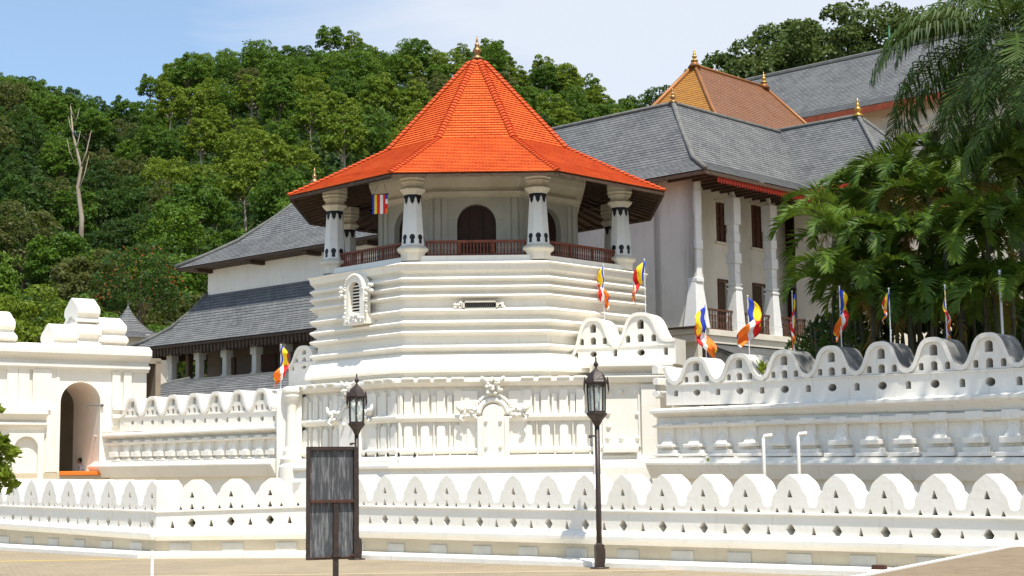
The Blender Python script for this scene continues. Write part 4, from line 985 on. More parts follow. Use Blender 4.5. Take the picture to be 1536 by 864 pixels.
WFc.plate(mb, [(0, zfl-.2), (16, zfl-.2), (16, ztw+.02), (0, ztw+.02)], [[(a, z0), (b, z0), (b, z1), (a, z1)] for a, b, z0, z1 in upw+low_], .3, fo)
mb.build('rear_wall', M['greywall'], PB)
for a, b, z0, z1 in upw:
    mb = MB(); WFc.box(mb, a-.12, b+.12, fo-.02, fo+.09, z0-.10, z0); WFc.box(mb, a-.10, b+.10, fo-.02, fo+.05, z1, z1+.08); f = mb.build('window', M['cream'], PB)
    mb = MB(); WFc.box(mb, a, b, fo-.14, fo-.10, z0, z1)
    for t in (0, .5, .93): WFc.box(mb, a+(b-a)*t, a+(b-a)*(t+.07), fo-.10, fo-.05, z0, z1)
    for t in (.33, .66): WFc.box(mb, a, b, fo-.099, fo-.06, z0+(z1-z0)*t, z0+(z1-z0)*t+.06)
    mb.build('shutter', M['brownwood'], f)
for a, b, z0, z1 in low_:
    mb = MB(); WFc.box(mb, a-.07, a, fo-.02, fo+.05, z0, z1+.07); WFc.box(mb, b, b+.07, fo-.02, fo+.05, z0, z1+.07); WFc.box(mb, a-.001, b+.001, fo-.02, fo+.049, z1, z1+.07); f = mb.build('door', M['brownwood'], PB)
    mb = MB(); WFc.box(mb, a, b, fo-.16, fo-.11, z0, z1); mb.build('door_panel', M['wood'], f)
# pillars
def pillar(s, lab=None):
    mb = MB(); o = -.30; ag = atan2(tR.y, tR.x); p = WFc.P(s, o, 0); zz_ = lambda y: zF(1100, y, -.3)-0
    base = zfl
    H = ztw-zfl-.05
    def b(w0, z0, z1, tp=1.0): mb.cbox(p+Vector((0, 0, base+z0*H)), w0, w0, (z1-z0)*H, ag, 0, tp)
    b(.56, 0, .06, 1.0); b(.54, .06, .30, .72); b(.46, .285, .30); b(.45, .315, .33); b(.36, .30, .40, .9); b(.34, .40, .46); b(.44, .46, .53); b(.34, .53, .60); b(.40, .60, .66); b(.34, .66, .72); b(.46, .72, .90); b(.15, .90, 1.0)
    mb.build('pillar', M['bluewhite'], PB, bevel=.02)
ps = [SF(1101, -.3), SF(1156, -.3), SF(1213, -.3), SF(1262, -.3), SF(1312, -.3)]
for s in ps: pillar(s)
mb = MB(); p = WFc.P(.27, -.0, 0); ag = atan2(tR.y, tR.x)   # buttress against the corner
H = ztw-zfl
mb.cbox(WFc.P(.22, -.12, zfl), .84, .66, .30*H, ag, 0, .52); mb.cbox(WFc.P(.22, -.12, zfl+.29*H), .46, .46, .03*H, ag); mb.cbox(WFc.P(.22, -.10, zfl+.31*H), .32, .36, .64*H, ag); mb.cbox(WFc.P(.22, -.10, zfl+.50*H), .42, .44, .06*H, ag); mb.cbox(WFc.P(.22, -.10, zfl+.72*H), .38, .42, .16*H, ag)
mb.build('corner_buttress', M['bluewhite'], PB, bevel=.03)
# balcony floor and balustrades
mb = MB(); WFc.box(mb, -.15, 16, -2.2, .12, zfl-.22, zfl); WFc.box(mb, -.1, 16, -2.2, .03, zfl-.5, zfl-.22); mb.box(V(Cn, zfl-.22)+nL*.12, tL*12, -nL*.4, (0, 0, .18)); mb.build('balcony_floor', M['cream'], PB, bevel=.01)
zh = WFc.at(1080, 459, -.3)[1]-WFc.at(1080, 492, -.3)[1]
edges = [.62]+ps
for a, b in zip(edges, edges[1:]):
    a += .22; b -= .22; mb = MB(); z0, z1 = zfl+.06, zfl+zh
    WFc.box(mb, a, b, -.34, -.24, z1-.07, z1); WFc.box(mb, a, b, -.33, -.25, z0, z0+.05); bl = mb.build('balustrade', M['brownwood'], PB)
    mb = MB(); n = max(4, int((b-a)/.16))
    for i in range(n): q = WFc.P(a+(i+.5)*(b-a)/n, -.29, z0+.05); mb.lathe(q, [(.022, 0), (.035, .12), (.018, .25), (.035, .42), (.018, .55), (.022, z1-z0-.12)], 5)
    for t in (.33, .66): WFc.box(mb, a, b, -.30, -.28, z0+(z1-z0)*t, z0+(z1-z0)*t+.03)
    mb.build('lattice', M['brownwood'], bl)
# ground storey, lean-to roof, drain pipe
mb = MB(); mb.box(V(Cn, -.3)-tR*-.1, tL*12, -nL*.4, (0, 0, zfl-.1)); WFc.box(mb, .0, 16, -2.0, -1.2, -.3, zfl-.5); mb.build('ground_storey', M['cream'], PB)
mb = MB(); zc_ = lambda px, py, o: WFc.at(px, py, o)[1]
s0, s1 = .75, 9.0; za, zb_ = zfl-.52, zfl-1.30
mb.roof(WFc.P(s0, 2.0, zb_), WFc.P(s1, 2.0, zb_), WFc.P(s1, -.1, za), WFc.P(s0+.0, -.1, za)); ln = mb.build('lean_to_roof', M['slate'], PB)
mb = MB(); WFc.box(mb, s0+.05, s1, .2, 1.9, zb_-.22, zb_-.04); WFc.sweep(mb, [(-.05, za-.04), (1.95, zb_-.04), (1.95, zb_-.16), (-.05, zb_-.16)], s0+.03, s0+.10); WFc.box(mb, s0+.1, s1, .4, .5, -.3, zb_-.1); mb.build('lean_to_wall', M['slate_r'], PB)
mb = MB(); q = WFc.P(-.25, .55, 0); mb.tube([(q.x, q.y, -.3), (q.x, q.y, zfl+.02)], .10, 6); mb.tube([V(Cn+nL*.2+nR*.5, zfl+.02), V(Cn+nL*.25+tL*7, zfl+.05)], .05, 6); mb.build('drain_pipe', M['iron'], PB)

# second wing with its own hipped end ---------------------------------------
Bp = U(1287, 175, 63.0); zB = Bp.z; Bp = D2(Bp)
W2 = empty('palace_wing', (Bp.x, Bp.y, 0), 'projecting palace wing behind the palms with a grey hipped roof topped by a gold finial', 'building')
zv = zev+.35; hwid = 3.6
Jn = Bp-nR*5.2
mb = MB(); c1_ = Bp+(nL+nR)*hwid; c2_ = Bp+(nR-nL)*hwid; kk = .30; zkk = zv+(zB-zv)*.20
kc1 = c1_.lerp(Bp, kk); kc2 = c2_.lerp(Bp, kk)
mb.roof(V(c1_-nR*6, zv), V(c1_, zv), V(kc1, zkk), V(kc1-nR*6, zkk)); mb.roof(V(kc1-nR*5.6, zkk), V(kc1, zkk), V(Bp, zB), V(Jn, zB))
mb.roof(V(c1_, zv), V(c2_, zv), V(kc2, zkk), V(kc1, zkk)); mb.roof(V(kc1, zkk), V(kc2, zkk), V(Bp+tR*.01, zB), V(Bp, zB))
mb.add([V(c2_, zv), V(c2_-nR*9, zv), V(Jn, zB), V(Bp, zB)], [(0, 1, 2, 3)])
r2 = mb.build('roof', M['slate'], W2)
mb = MB(); hipcap(mb, [V(c1_, zv+.06), V(kc1, zkk+.06), V(Bp, zB+.05)], .09); hipcap(mb, [V(c2_, zv+.06), V(kc2, zkk+.06), V(Bp, zB+.05)], .09); hipcap(mb, [V(Jn, zB+.06), V(Bp, zB+.06)], .08); mb.build('ridge_cap', M['slate_r'], r2, smooth=True)
mb = MB(); finial(mb, V(Bp, zB+.02), .80, .15); mb.build('roof_finial', M['gold'], r2, smooth=True)
mb = MB(); mb.box(V(c1_-nR*9-nL*.05, zv-.2), nR*9, nL*.06, (0, 0, .16)); mb.box(V(c1_-nR*.05, zv-.2), tR*7.2, nR*.06, (0, 0, .16)); mb.build('eave_fringe', M['redtrim'], r2)
mb = MB(); q = Bp+(nL+nR)*(hwid-1.1); mb.box(V(q, -.3), -nR*4.2, -nL*5, (0, 0, zv+.3)); mb.build('wall', M['cream'], W2)
for i in range(2): mb = MB(); mb.box(V(q+nR*.02+tR*(1.0+i*2.0), zv-2.6), tR*.7, nR*.04, (0, 0, 1.5)); mb.build('window', M['brownwood'], W2)

# ------------------------------------------------------------------ shrine with the golden roof
G1 = U(1042, 99, 75); zg = G1.z; G1 = D2(G1); G2 = U(1146, 131, 79.5); G2 = D2(G2)
GS = empty('golden_shrine', (G1.x, G1.y, 0), 'shrine with steep golden and brown roof rising behind the grey roofs', 'shrine')
tg = (G2-G1).normalized(); ng = Vector((tg.y, -tg.x, 0)); hw2 = 4.6; zge = zg-5.2; zgk = zg-2.9; kf = .50
def gp(a, b, c, d, m_): 
    mb = MB(); mb.rowh = .16; mb.roof(a, b, c, d); return mb
mbA, mbB, mbC = MB(), MB(), MB()
mbA.rowh = mbB.rowh = mbC.rowh = .16
for (o0, z0), (o1, z1) in (((hw2, zge), (hw2*kf, zgk)), ((hw2*kf, zgk), (0.0, zg))):
    mbB.roof(V(G1-tg*o0*.8+ng*o0, z0), V(G2+tg*o0*.8+ng*o0, z0), V(G2+tg*o1*.8+ng*o1, z1), V(G1-tg*o1*.8+ng*o1, z1))
    mbA.roof(V(G1-tg*o0*.8-ng*o0, z0), V(G1-tg*o0*.8+ng*o0, z0), V(G1-tg*o1*.8+ng*(o1+.001), z1), V(G1-tg*o1*.8-ng*(o1+.001), z1))
    mbC.roof(V(G2+tg*o0*.8+ng*o0, z0), V(G2+tg*o0*.8-ng*o0, z0), V(G2+tg*o1*.8-ng*(o1+.001), z1), V(G2+tg*o1*.8+ng*(o1+.001), z1))
rb_ = mbB.build('side_roof', M['brown_gilt_roof'], GS); mbA.build('end_roof', M['gold_roof'], GS); mbC.build('end_roof', M['gold_roof'], GS)
mb = MB(); mb.tube([V(G1-tg*hw2*.8+ng*hw2, zge+.06), V(G1-tg*hw2*kf*.8+ng*hw2*kf, zgk+.06), V(G1, zg+.04)], .09, 6); mb.tube([V(G1, zg+.05), V(G2, zg+.05)], .08, 6); mb.tube([V(G2, zg+.04), V(G2+tg*hw2*kf*.8+ng*hw2*kf, zgk+.06), V(G2+tg*hw2*.8+ng*hw2, zge+.06)], .09, 6); mb.tube([V(G1-tg*hw2*.8-ng*hw2, zge+.06), V(G1-tg*hw2*kf*.8-ng*hw2*kf, zgk+.06), V(G1, zg+.04)], .13, 6)
for g_ in (G1, G2): mb.lathe(V(g_, zg-.05), [(.34, 0), (.20, .18), (.12, .32)], 8)
mb.build('ridge_cap', M['gold_roof'], GS, smooth=True)
for g_ in (G1, G2): mb = MB(); finial(mb, V(g_, zg+.25), .62, .13); mb.build('roof_finial', M['gold'], GS, smooth=True)
mb = MB(); q = G1-tg*2.6+ng*3.2; mb.box(V(q, -.3), tg*((G2-G1).length+5.2), -ng*6.4, (0, 0, zge+.6)); mb.build('wall', M['cream'], GS)

# ------------------------------------------------------------------ large rear building
H1 = U(1118, 122, 95); zh1 = H1.z; H1 = D2(H1); H2 = U(1480, 41, 84); H2 = D2(H2); tH = (H2-H1).normalized(); nH = Vector((tH.y, -tH.x, 0))
if nH.dot(H1) > 0: nH = -nH
RB = empty('rear_building', (H1.x, H1.y, 0), 'large cream building high at the back right under a long plain grey roof', 'building')
LHh = (H2-H1).length+6; zhe = U(1212, 186, 87.5).z
mb = MB(); ow = 5.5
mb.roof(V(H1+nH*ow-tH*1, zhe), V(H1+nH*ow+tH*LHh, zhe), V(H1+nH*ow*.70+tH*LHh, zhe+.75), V(H1+nH*ow*.70-tH*1, zhe+.75)); mb.roof(V(H1+nH*ow*.70-tH*1, zhe+.75), V(H1+nH*ow*.70+tH*LHh, zhe+.75), V(H1+tH*LHh, zh1), V(H1, zh1))
mb.add([V(H1, zh1), V(H1+tH*LHh, zh1), V(H1-nH*ow+tH*LHh, zhe), V(H1-nH*ow, zhe)], [(0, 1, 2, 3)]); rr_ = mb.build('roof', M['slate'], RB)
mb = MB(); hipcap(mb, [V(H1, zh1+.05), V(H1+tH*LHh, zh1+.05)], .14); mb.build('ridge_cap', M['slate_r'], rr_)
mb = MB(); q = H1+tH*9.0; 
sx = (D2(U(1333, 70, 88))-H1).dot(tH); mb.lathe(V(H1+tH*sx, zh1), [(.14, 0), (.08, .2), (.10, .35), (.05, .5), (.07, .9), (.015, 1.5)], 8); mb.build('spire', mat('green_patina', (.10, .28, .17), .6), rr_)
mb = MB(); mb.box(V(H1+nH*ow-tH*1, zhe-.38), tH*(LHh+1), -nH*.08, (0, 0, .34)); mb.add([V(H1+nH*ow-tH, zhe-.05), V(H1+nH*ow+tH*LHh, zhe-.05), V(H1+nH*(ow-1.4)+tH*LHh, zhe-.0), V(H1+nH*(ow-1.4)-tH, zhe-.0)], [(0, 1, 2, 3)]); mb.build('eave_board', mat('red_brown_board', (.30, .07, .03), .7, var=(.22, .05, .025), scale=3), rr_)
WR2 = Wall(((H1+nH*(ow-1.3)-tH).x, (H1+nH*(ow-1.3)-tH).y), ((H1+nH*(ow-1.3)+tH*LHh).x, (H1+nH*(ow-1.3)+tH*LHh).y)); 
mb = MB(); wins = []
for px in (1343, 1397, 1452, 1505):
    s = WR2.at(px, 210)[0]; zt3 = WR2.at(1343, 205)[1]; wins.append((s, zt3))
WR2.plate(mb, [(0, 0), (WR2.L, 0), (WR2.L, zhe-.02), (0, zhe-.02)], [[(s-.55, z-2.2), (s+.55, z-2.2), (s+.55, z), (s-.55, z)] for s, z in wins], .4, 0); mb.build('wall', M['cream'], RB)
for s, z in wins:
    mb = MB(); WR2.box(mb, s-.85, s+.85, 0, .18, z+.35, z+.50); WR2.plate(mb, arch(s, z+.0, z+.42, 1.5, 10), [arch(s, z-.05, z+.24, 1.1, 10)], .12, .12) ; WR2.box(mb, s-.75, s+.75, 0, .14, z+1.0, z+1.15); WR2.box(mb, s-.6, s+.6, 0, .10, z+.50, z+1.0); f = mb.build('window', M['cream'], RB)
    mb = MB(); WR2.box(mb, s-.55, s+.55, -.35, -.3, z-2.2, z); mb.build('pane', M['dark'], f)
# pale valley gutter where the two palace roofs meet
mb = MB(); q0 = Ap+tR*9.4; q1 = E+tR*10.6; dq = V(q1, zev)-V(q0, zap); sd3 = Vector((.16, -.02, 0))
m0, m1 = V(q0, zap+.05), V(q1.lerp(Kc+tR*10.6, 1.0), zk_+.07)
mb.add([m0-sd3, m0+sd3, m1+sd3, m1-sd3, *(x-Vector((0, 0, .05)) for x in (m0-sd3, m0+sd3, m1+sd3, m1-sd3))], [(0, 1, 2, 3), (7, 6, 5, 4), (0, 4, 5, 1), (1, 5, 6, 2), (2, 6, 7, 3), (3, 7, 4, 0)])
mb.build('valley_gutter', M['slate_r'], pr2)
# ------------------------------------------------------------------ street furniture
def lamp_post():
    root = empty('lamp_post', (0, 0, 0)); mb = MB()
    mb.lathe((0, 0, 0), [(.17, 0), (.17, .02), (.10, .03)], 16); mb.tube([(0, 0, .02), (0, 0, 1.0), (0, 0, 2.50)], [.05, .048, .043], 12); mb.build('pole', M['iron'], root, smooth=True)
    mb = MB(); mb.cbox((0, 0, .03), .15, .15, .38, 0); mb.cbox((0, 0, .41), .11, .11, .03, 0, 0, .8); mb.cbox((.085, 0, .10), .02, .11, .24); mb.build('base_box', M['iron'], root, bevel=.006)
    mb = MB(); mb.tube([(-.03, 0, 2.28), (-.12, -.02, 2.29), (-.13, -.02, 2.27)], .016, 8); mb.lathe((-.13, -.02, 2.25), [(.03, 0), (.035, .02), (.02, .05)], 10); mb.build('bracket', M['iron'], root)
    mb = MB(); mb.lathe((0, 0, 0), [(.045, 2.46), (.07, 2.50), (.10, 2.56), (.165, 2.63), (.185, 2.66), (.185, 2.69), (.15, 2.70), (.15, 2.72)], 6)
    r0_, r1_ = .150, .165; z0, z1 = 2.70, 3.22
    for k in range(6):
        a = k*pi/3; b = (k+1)*pi/3; p = Vector((r0_*cos(a), r0_*sin(a), z0)); q = Vector((r1_*cos(a), r1_*sin(a), z1)); mb.tube([p, q], .017, 5)
        p2 = Vector((r0_*cos(b), r0_*sin(b), z0)); q2 = Vector((r1_*cos(b), r1_*sin(b), z1))
        mb.tube([p, p2], .014, 4); mb.tube([q-Vector((0, 0, .02)), q2-Vector((0, 0, .02))], .02, 4)
        m_ = (q+q2)/2; mb.tube([q-Vector((0, 0, .10)), m_-Vector((0, 0, .035)), q2-Vector((0, 0, .10))], .013, 4)   # arched head of each pane
    mb.build('lantern_frame', M['iron'], root)
    mb = MB()
    for k in range(6):
        a = k*pi/3; b = (k+1)*pi/3; s = .93
        v = [Vector((r0_*s*cos(a), r0_*s*sin(a), z0)), Vector((r0_*s*cos(b), r0_*s*sin(b), z0)), Vector((r1_*s*cos(b), r1_*s*sin(b), z1)), Vector((r1_*s*cos(a), r1_*s*sin(a), z1))]
        mb.add(v+[x*.985+Vector((0, 0, x.z*.015)) for x in v], [(0, 1, 2, 3), (7, 6, 5, 4), (0, 4, 5, 1), (1, 5, 6, 2), (2, 6, 7, 3), (3, 7, 4, 0)])
    mb.build('lantern_glass', M['glass'], root)
    mb = MB(); mb.tube([(0, 0, 2.72), (0, 0, 2.86)], .03, 8); mb.lathe((0, 0, 2.86), [(.03, 0), (.05, .05), (.052, .14), (.03, .2), (.01, .22)], 10); mb.build('bulb', M['glass_white'], root, smooth=True)
    mb = MB(); mb.lathe((0, 0, 0), [(.205, 3.20), (.215, 3.23), (.20, 3.25), (.18, 3.29), (.14, 3.36), (.09, 3.41), (.045, 3.44), (.03, 3.46)], 6)
    for k in range(6):
        a = k*pi/3; c, s = cos(a), sin(a); mb.tube([(.205*c, .205*s, 3.32), (.215*c, .215*s, 3.22), (.222*c, .222*s, 3.10), (.21*c, .21*s, 3.02)], [.008, .020, .014, .004], 5)
    cap = mb.build('lantern_cap', M['iron'], root)
    mb = MB(); mb.lathe((0, 0, 3.45), [(.035, 0), (.02, .02), (.016, .04), (.045, .07), (.048, .10), (.02, .14), (.012, .17), (.018, .18), (.004, .24)], 10); mb.build('finial', M['iron'], cap, smooth=True)
    return root
M['glass_white'] = mat('frosted_bulb', (.8, .85, .82), .3)
lp = lamp_post(); p = U(899.5, 850, 26.95); lp.location = (p.x, p.y, 0); lp.rotation_euler.z = R(12)
tag(lp, 'dark iron lamp post with hexagonal lantern, the right one, fully visible to its foot', 'lamp post', 'lantern lamp posts by the outer wall')
l2_ = copy_tree(lp); p = U(535, 832, 30.75); l2_.location = (p.x, p.y, 0); l2_.rotation_euler.z = R(32)
tag(l2_, 'dark brown iron lamp post rising from behind the grey notice board', 'lamp post')

def sheetmat():
    m = mat('weathered_grey_sheet', (.06, .062, .068), .6); t = m.node_tree; ln = t.links.new; b = t.nodes['Principled BSDF']
    c = N(t, 'ShaderNodeTexCoord'); mp = N(t, 'ShaderNodeMapping'); mp.inputs['Scale'].default_value = (26, 26, 2.2); ln(c.outputs['Object'], mp.inputs[0])
    n = N(t, 'ShaderNodeTexNoise', Scale=1.3, Detail=7.0, Roughness=.72); ln(mp.outputs[0], n.inputs['Vector']); r = N(t, 'ShaderNodeValToRGB'); r.color_ramp.elements[0].position = .47; r.color_ramp.elements[1].position = .80; ln(n.outputs['Fac'], r.inputs[0])
    x = N(t, 'ShaderNodeMixRGB'); x.inputs[1].default_value = (.06, .063, .07, 1); x.inputs[2].default_value = (.36, .37, .38, 1); ln(r.outputs[0], x.inputs[0]); ln(x.outputs[0], b.inputs['Base Color']); return m
NB = empty('notice_board', U(503, 900, 20.0)*1.0, 'grey weathered notice board seen from behind in a rusty dark frame on one post', 'notice board'); NB.location.z = 0
bz = U(503, 839, 20).z; tz = U(490, 671, 20).z; bw_ = .68; NB.rotation_euler.z = R(22)
def nb(name, boxes, m_, parent=NB, bevel=.004):
    mb = MB()
    for x0, x1, y0, y1, z0, z1 in boxes: mb.box((x0, y0, z0), (x1-x0, 0, 0), (0, y1-y0, 0), (0, 0, z1-z0))
    return mb.build(name, m_, parent, bevel=bevel, world=False)
xo = -.385
zm = tz-(tz-bz)*.485
nb('frame', [(xo, xo+.045, -.03, .03, bz, tz), (xo+.045, xo+bw_-.06, -.03, .03, tz-.04, tz), (xo+.045, xo+bw_-.06, -.028, .028, bz, bz+.035), (xo+bw_-.06, xo+bw_, -.045, .045, bz, tz)], M['iron'])
nb('rail', [(xo+.045, xo+bw_-.06, -.045, .0, zm-.018, zm+.022)], M['rust']); nb('frame_edge', [(xo+.0, xo+bw_, -.033, .02, tz, tz+.008), (xo+bw_-.11, xo+bw_-.06, -.05, -.03, bz+.035, bz+.06), (xo+.1, xo+bw_-.07, -.045, -.031, bz+.02, bz+.034)], M['rust'])
nb('panel', [(xo+.045, xo+bw_-.06, .012, .022, bz+.034, tz-.04)], sheetmat(), bevel=0)
nb('post', [(-.035, .035, -.035, .008, -.05, zm-.018)], M['iron']); nb('post_shoe', [(-.055, .055, -.055, .02, bz+.03, bz+.055), (-.10, .10, -.10, .10, -.02, .015)], M['iron'])

p = U(228.5, 826, 24.5); mb = MB(); mb.tube([(p.x, p.y, -.05), (p.x, p.y, p.z)], .028, 10); o = mb.build('marker_post', M['white'], None, label='thin white marker post on the tan paving near the wall corner', cat='post')
mb = MB(); q = U(0, 832, 33.0); mb.add([(-16.5, 31.2, .004), (-8.05, 31.75, .004), (-8.05, 31.93, .004), (-16.5, 31.4, .004)], [(0, 1, 2, 3)]); mb.build('yellow_road_line', mat('yellow_road_paint', (.75, .52, .06), .7, var=(.55, .42, .18), scale=4), None, kind='structure')
mb = MB(); mb.add([(-10, 26.2, .004), (2.8, 26.0, .004), (2.8, 26.35, .004), (-10, 26.45, .004)], [(0, 1, 2, 3)]); mb.build('worn_paving_band', mat('worn_paving', (.46, .35, .22), .85, var=(.38, .31, .22), scale=5), None, kind='structure')
a, b = U(1240, 868, 16.0), U(1540, 811, 23.7); a.z = b.z = 0; d = (b-a).normalized(); a -= d*4; b += d*6; n = Vector((d.y, -d.x, 0)); zt_ = .50
PL = empty('stone_platform', (a.x, a.y, 0), 'low tan stone platform with a pale kerb edge at the bottom right corner', 'platform')
mb = MB(); mb.box(a+n*.10, b-a, n*9, (0, 0, zt_-.004)); 
M['burlap'] = mat('tan_stone', (.27, .205, .135), .9, var=(.20, .15, .095), scale=5, bump=.9, bscale=45)
mb.build('top_slab', M['burlap'], PL); mb = MB(); mb.box(a, b-a, n*.05, (0, 0, zt_+.012)); mb.build('edge_strip', M['white2'], PL, bevel=.01)
for px, py, lab in ((1144.5, 654, 'white vent pipe with an elbow, the left one of two behind the outer wall'), (1196.5, 651, 'white vent pipe with an elbow, the right one of two behind the outer wall')):
    p = U(px, py, 30.0); mb = MB(); mb.tube([(p.x, p.y, -.2), (p.x, p.y, p.z-.05), (p.x+.03, p.y, p.z), (p.x+.17, p.y-.05, p.z+.01)], .036, 10); mb.build('vent_pipe', M['white'], None, smooth=True, label=lab, cat='pipe', group='white vent pipes')
p = U(1319, 852, 23.7); mb = MB(); mb.cbox((p.x, p.y, .13), .24, .10, .07, R(-30), 0, .85); mb.build('timber_offcut', M['rust'], None, bevel=.01, label='small dark brown timber block lying on the kerb near the platform edge', cat='block')
# ------------------------------------------------------------------ flags
def cloth(seed, sgn, L_, Hh, w_, style):
    rnd = random.Random(seed); nu, nv = 20, 8; ph = rnd.uniform(0, 6); vs = []; k = rnd.uniform(.8, 1.3)
    for i in range(nu+1):
        u = i/nu
        for j in range(nv+1):
            v = j/nv
            if style == 0: x = sgn*w_*(1-math.exp(-3.2*u))*(1-.25*v)+.03*sin(7*u*k+4*v+ph); drop = L_*(u**1.15)*.86
            elif style == 1: x = sgn*w_*sin(pi*u*1.45)*(1-.2*v)+.02*sin(9*v+ph); drop = L_*(u**1.1)*.80
            else: x = sgn*(w_*.35*sin(4*u+ph)+.02*sin(9*v)); drop = L_*u*.85
            y = .10*sin(8*u*k+5*v+ph)*min(1, u*4)+.04*sin(13*v+ph)*u
            vs.append((x+sgn*.01, y, -v*Hh*(1-.45*u)-drop))
    me = bpy.data.meshes.new('cloth'); fs = []; mi = []
    b0_ = .04 if seed in (12, 13, 19, 11) else .10
    for i in range(nu):
        for j in range(nv):
            a = i*(nv+1)+j; fs.append((a, a+1, a+nv+2, a+nv+1)); u = (i+.5)/nu; s = 0 if u < b0_ else 1 if u < b0_+.22 else 2 if u < .60 else 3 if u < .71 else 4 if u < .93 else 5; mi.append(s if s < 5 else int(j/nv*5))
    me.from_pydata(vs, [], fs)
    for m_ in FLAGM: me.materials.append(m_)
    me.polygons.foreach_set('material_index', mi); me.polygons.foreach_set('use_smooth', [True]*len(fs)); return me
def flag(px, ytop, ybot, plane, o, sgn, L_, Hh, w_, style, label, seed, topy=None):
    P0 = hit(px, ytop, plane.A+plane.n*o, plane.n); zb_ = hit(px, ybot, plane.A+plane.n*o, plane.n).z-1.2
    root = empty('flag', (P0.x, P0.y, zb_), label, 'flag', 'striped flags along the inner walls'); h = P0.z-zb_
    mb = MB(); mb.tube([(0, 0, 0), (0, 0, h)], .014, 8); mb.ball((0, 0, h), .025); mb.build('pole', M['flagpole'], root, world=False)
    if L_:
        o_ = bpy.data.objects.new('cloth', cloth(seed, sgn, L_, Hh, w_, style)); col.objects.link(o_); o_.parent = root; o_.location = (0, -.02, h-.05); o_.scale = (1.12, 1.3, 1.18)
        sd_ = o_.modifiers.new('thick', 'SOLIDIFY'); sd_.thickness = .006
M['flagpole'] = mat('pale_flag_pole', (.70, .72, .76), .5)
flag(421.5, 517, 580, Wall((-8, 46.6), (-6, 46.6)), 0, 1, .95, .55, .20, 1, 'striped flag hanging limp at the left edge of the tower above the shorter wall', 11)
flag(905, 397, 475, Wc, -1.0, -1, 1.0, .60, .15, 1, 'striped flag behind the smaller raised crest lobe, left of its pair beside the tower', 12)
flag(966.5, 389, 468, Wc, -1.0, -1, .95, .50, .34, 0, 'striped flag blown open to the left behind the taller raised crest lobe', 13)
flag(1057.5, 457, 545, WR, -1.0, -1, 1.15, .55, .26, 1, 'striped flag with a big blue fold, just left of the balcony and the first pillar', 14)
flag(1121.5, 444, 527, WR, -1.0, 1, 1.05, .55, .30, 1, 'striped flag spread wide in front of the first balcony balustrade', 15)
flag(1188, 437, 530, WR, -1.0, 1, 1.15, .60, .13, 2, 'narrow limp striped flag in front of the third white pillar', 16)
flag(1259, 430, 522, WR, -1.0, 1, 1.05, .55, .16, 1, 'limp striped flag above the red flowering bush at the edge of the palms', 17)
flag(1333, 433, 515, WR, -1.0, -1, .55, .4, .14, 0, 'shaded striped flag half lost among the palm stems, left of the rightmost flag', 18)
flag(1417, 428, 508, WR, -1.0, 1, 1.05, .5, .10, 2, 'rightmost flag, narrow and red, hanging against the dark palm trunks', 19)
P0 = U(1499, 405, 36.0); mb = MB(); mb.tube([(P0.x, P0.y, 1), P0], .03, 8); mb.build('bare_pole', M['flagpole'], None, label='bare pale pole without a flag among the palms at far right', cat='pole')
# square flag under the tower eave
P0 = U(570, 291, 43.6); HF = empty('hanging_flag', P0, 'square striped flag hung flat under the tower eave beside a front column', 'flag'); HF.rotation_euler.z = R(-18)
mb = MB(); nC = 6; cw = .50/nC; cols = [0, 1, 2, 3, 2, 4]
for i in range(24):
    x0 = -.25+i*.5/24; x1 = x0+.5/24; f = lambda x: .03*sin(x*16); s = int(i/24*6)
    for j in range(4):
        z0, z1 = -.56*j/4, -.56*(j+1)/4
        mi = cols[s]
        if s == 5: mi = (0, 3, 2, 4)[j]
        mb.add([(x0, f(x0), z0-.02), (x1, f(x1), z0-.02), (x1, f(x1)-.01, z1-.02), (x0, f(x0)-.01, z1-.02)], [(0, 1, 2, 3)], mi)
mb.build('cloth', FLAGM, HF, world=False); mb = MB(); mb.tube([(-.28, 0, -.01), (.28, 0, -.01)], .014, 6); mb.tube([(-.2, 0, 0), (-.1, .1, .30)], .006, 4); mb.tube([(.2, 0, 0), (.1, .1, .30)], .006, 4); mb.build('rod', M['iron'], HF, world=False)

# ------------------------------------------------------------------ seated person in the gate passage
pc = hit(121, 706, WG.A+WG.n*-1.7, WG.n); PS = None
vv = [(0, 0, .12), (0, .02, .30), (0, .0, .48), (0, -.03, .58), (0, -.05, .66), (.17, .0, .50), (.24, -.06, .28), (.10, -.22, .26), (-.17, .0, .50), (-.24, -.06, .28), (-.10, -.22, .26), (.12, -.06, .11), (.34, -.28, .13), (.02, -.40, .07), (-.12, -.06, .11), (-.34, -.28, .13), (-.02, -.42, .07)]
ee = [(0, 1), (1, 2), (2, 3), (3, 4), (2, 5), (5, 6), (6, 7), (2, 8), (8, 9), (9, 10), (0, 11), (11, 12), (12, 13), (0, 14), (14, 15), (15, 16)]
rd = [.15, .14, .15, .06, .055, .075, .048, .035, .075, .048, .035, .11, .075, .045, .11, .075, .045]
me = bpy.data.meshes.new('person'); me.from_pydata(vv, ee, []); me.materials.append(M['shirt']); po = bpy.data.objects.new('person', me); col.objects.link(po)
sk = po.modifiers.new('skin', 'SKIN'); 
for i, r_ in enumerate(rd): me.skin_vertices[0].data[i].radius = (r_, r_*.85)
me.skin_vertices[0].data[0].use_root = True; po.modifiers.new('sub', 'SUBSURF').levels = 1; po.scale = (.8, .8, .8); po.location = (pc.x, pc.y, az0-.22); po.rotation_euler.z = R(-60)
tag(po, 'dark haired person in a pale top sitting inside the gatehouse passage', 'person')
mb = MB(); mb.ball((0, -.07, .76), .080, .095, .115, 10); mb.ball((0, -.165, .75), .014, .018, .02, 6); mb.build('head', M['skin'], po, world=False, smooth=True)
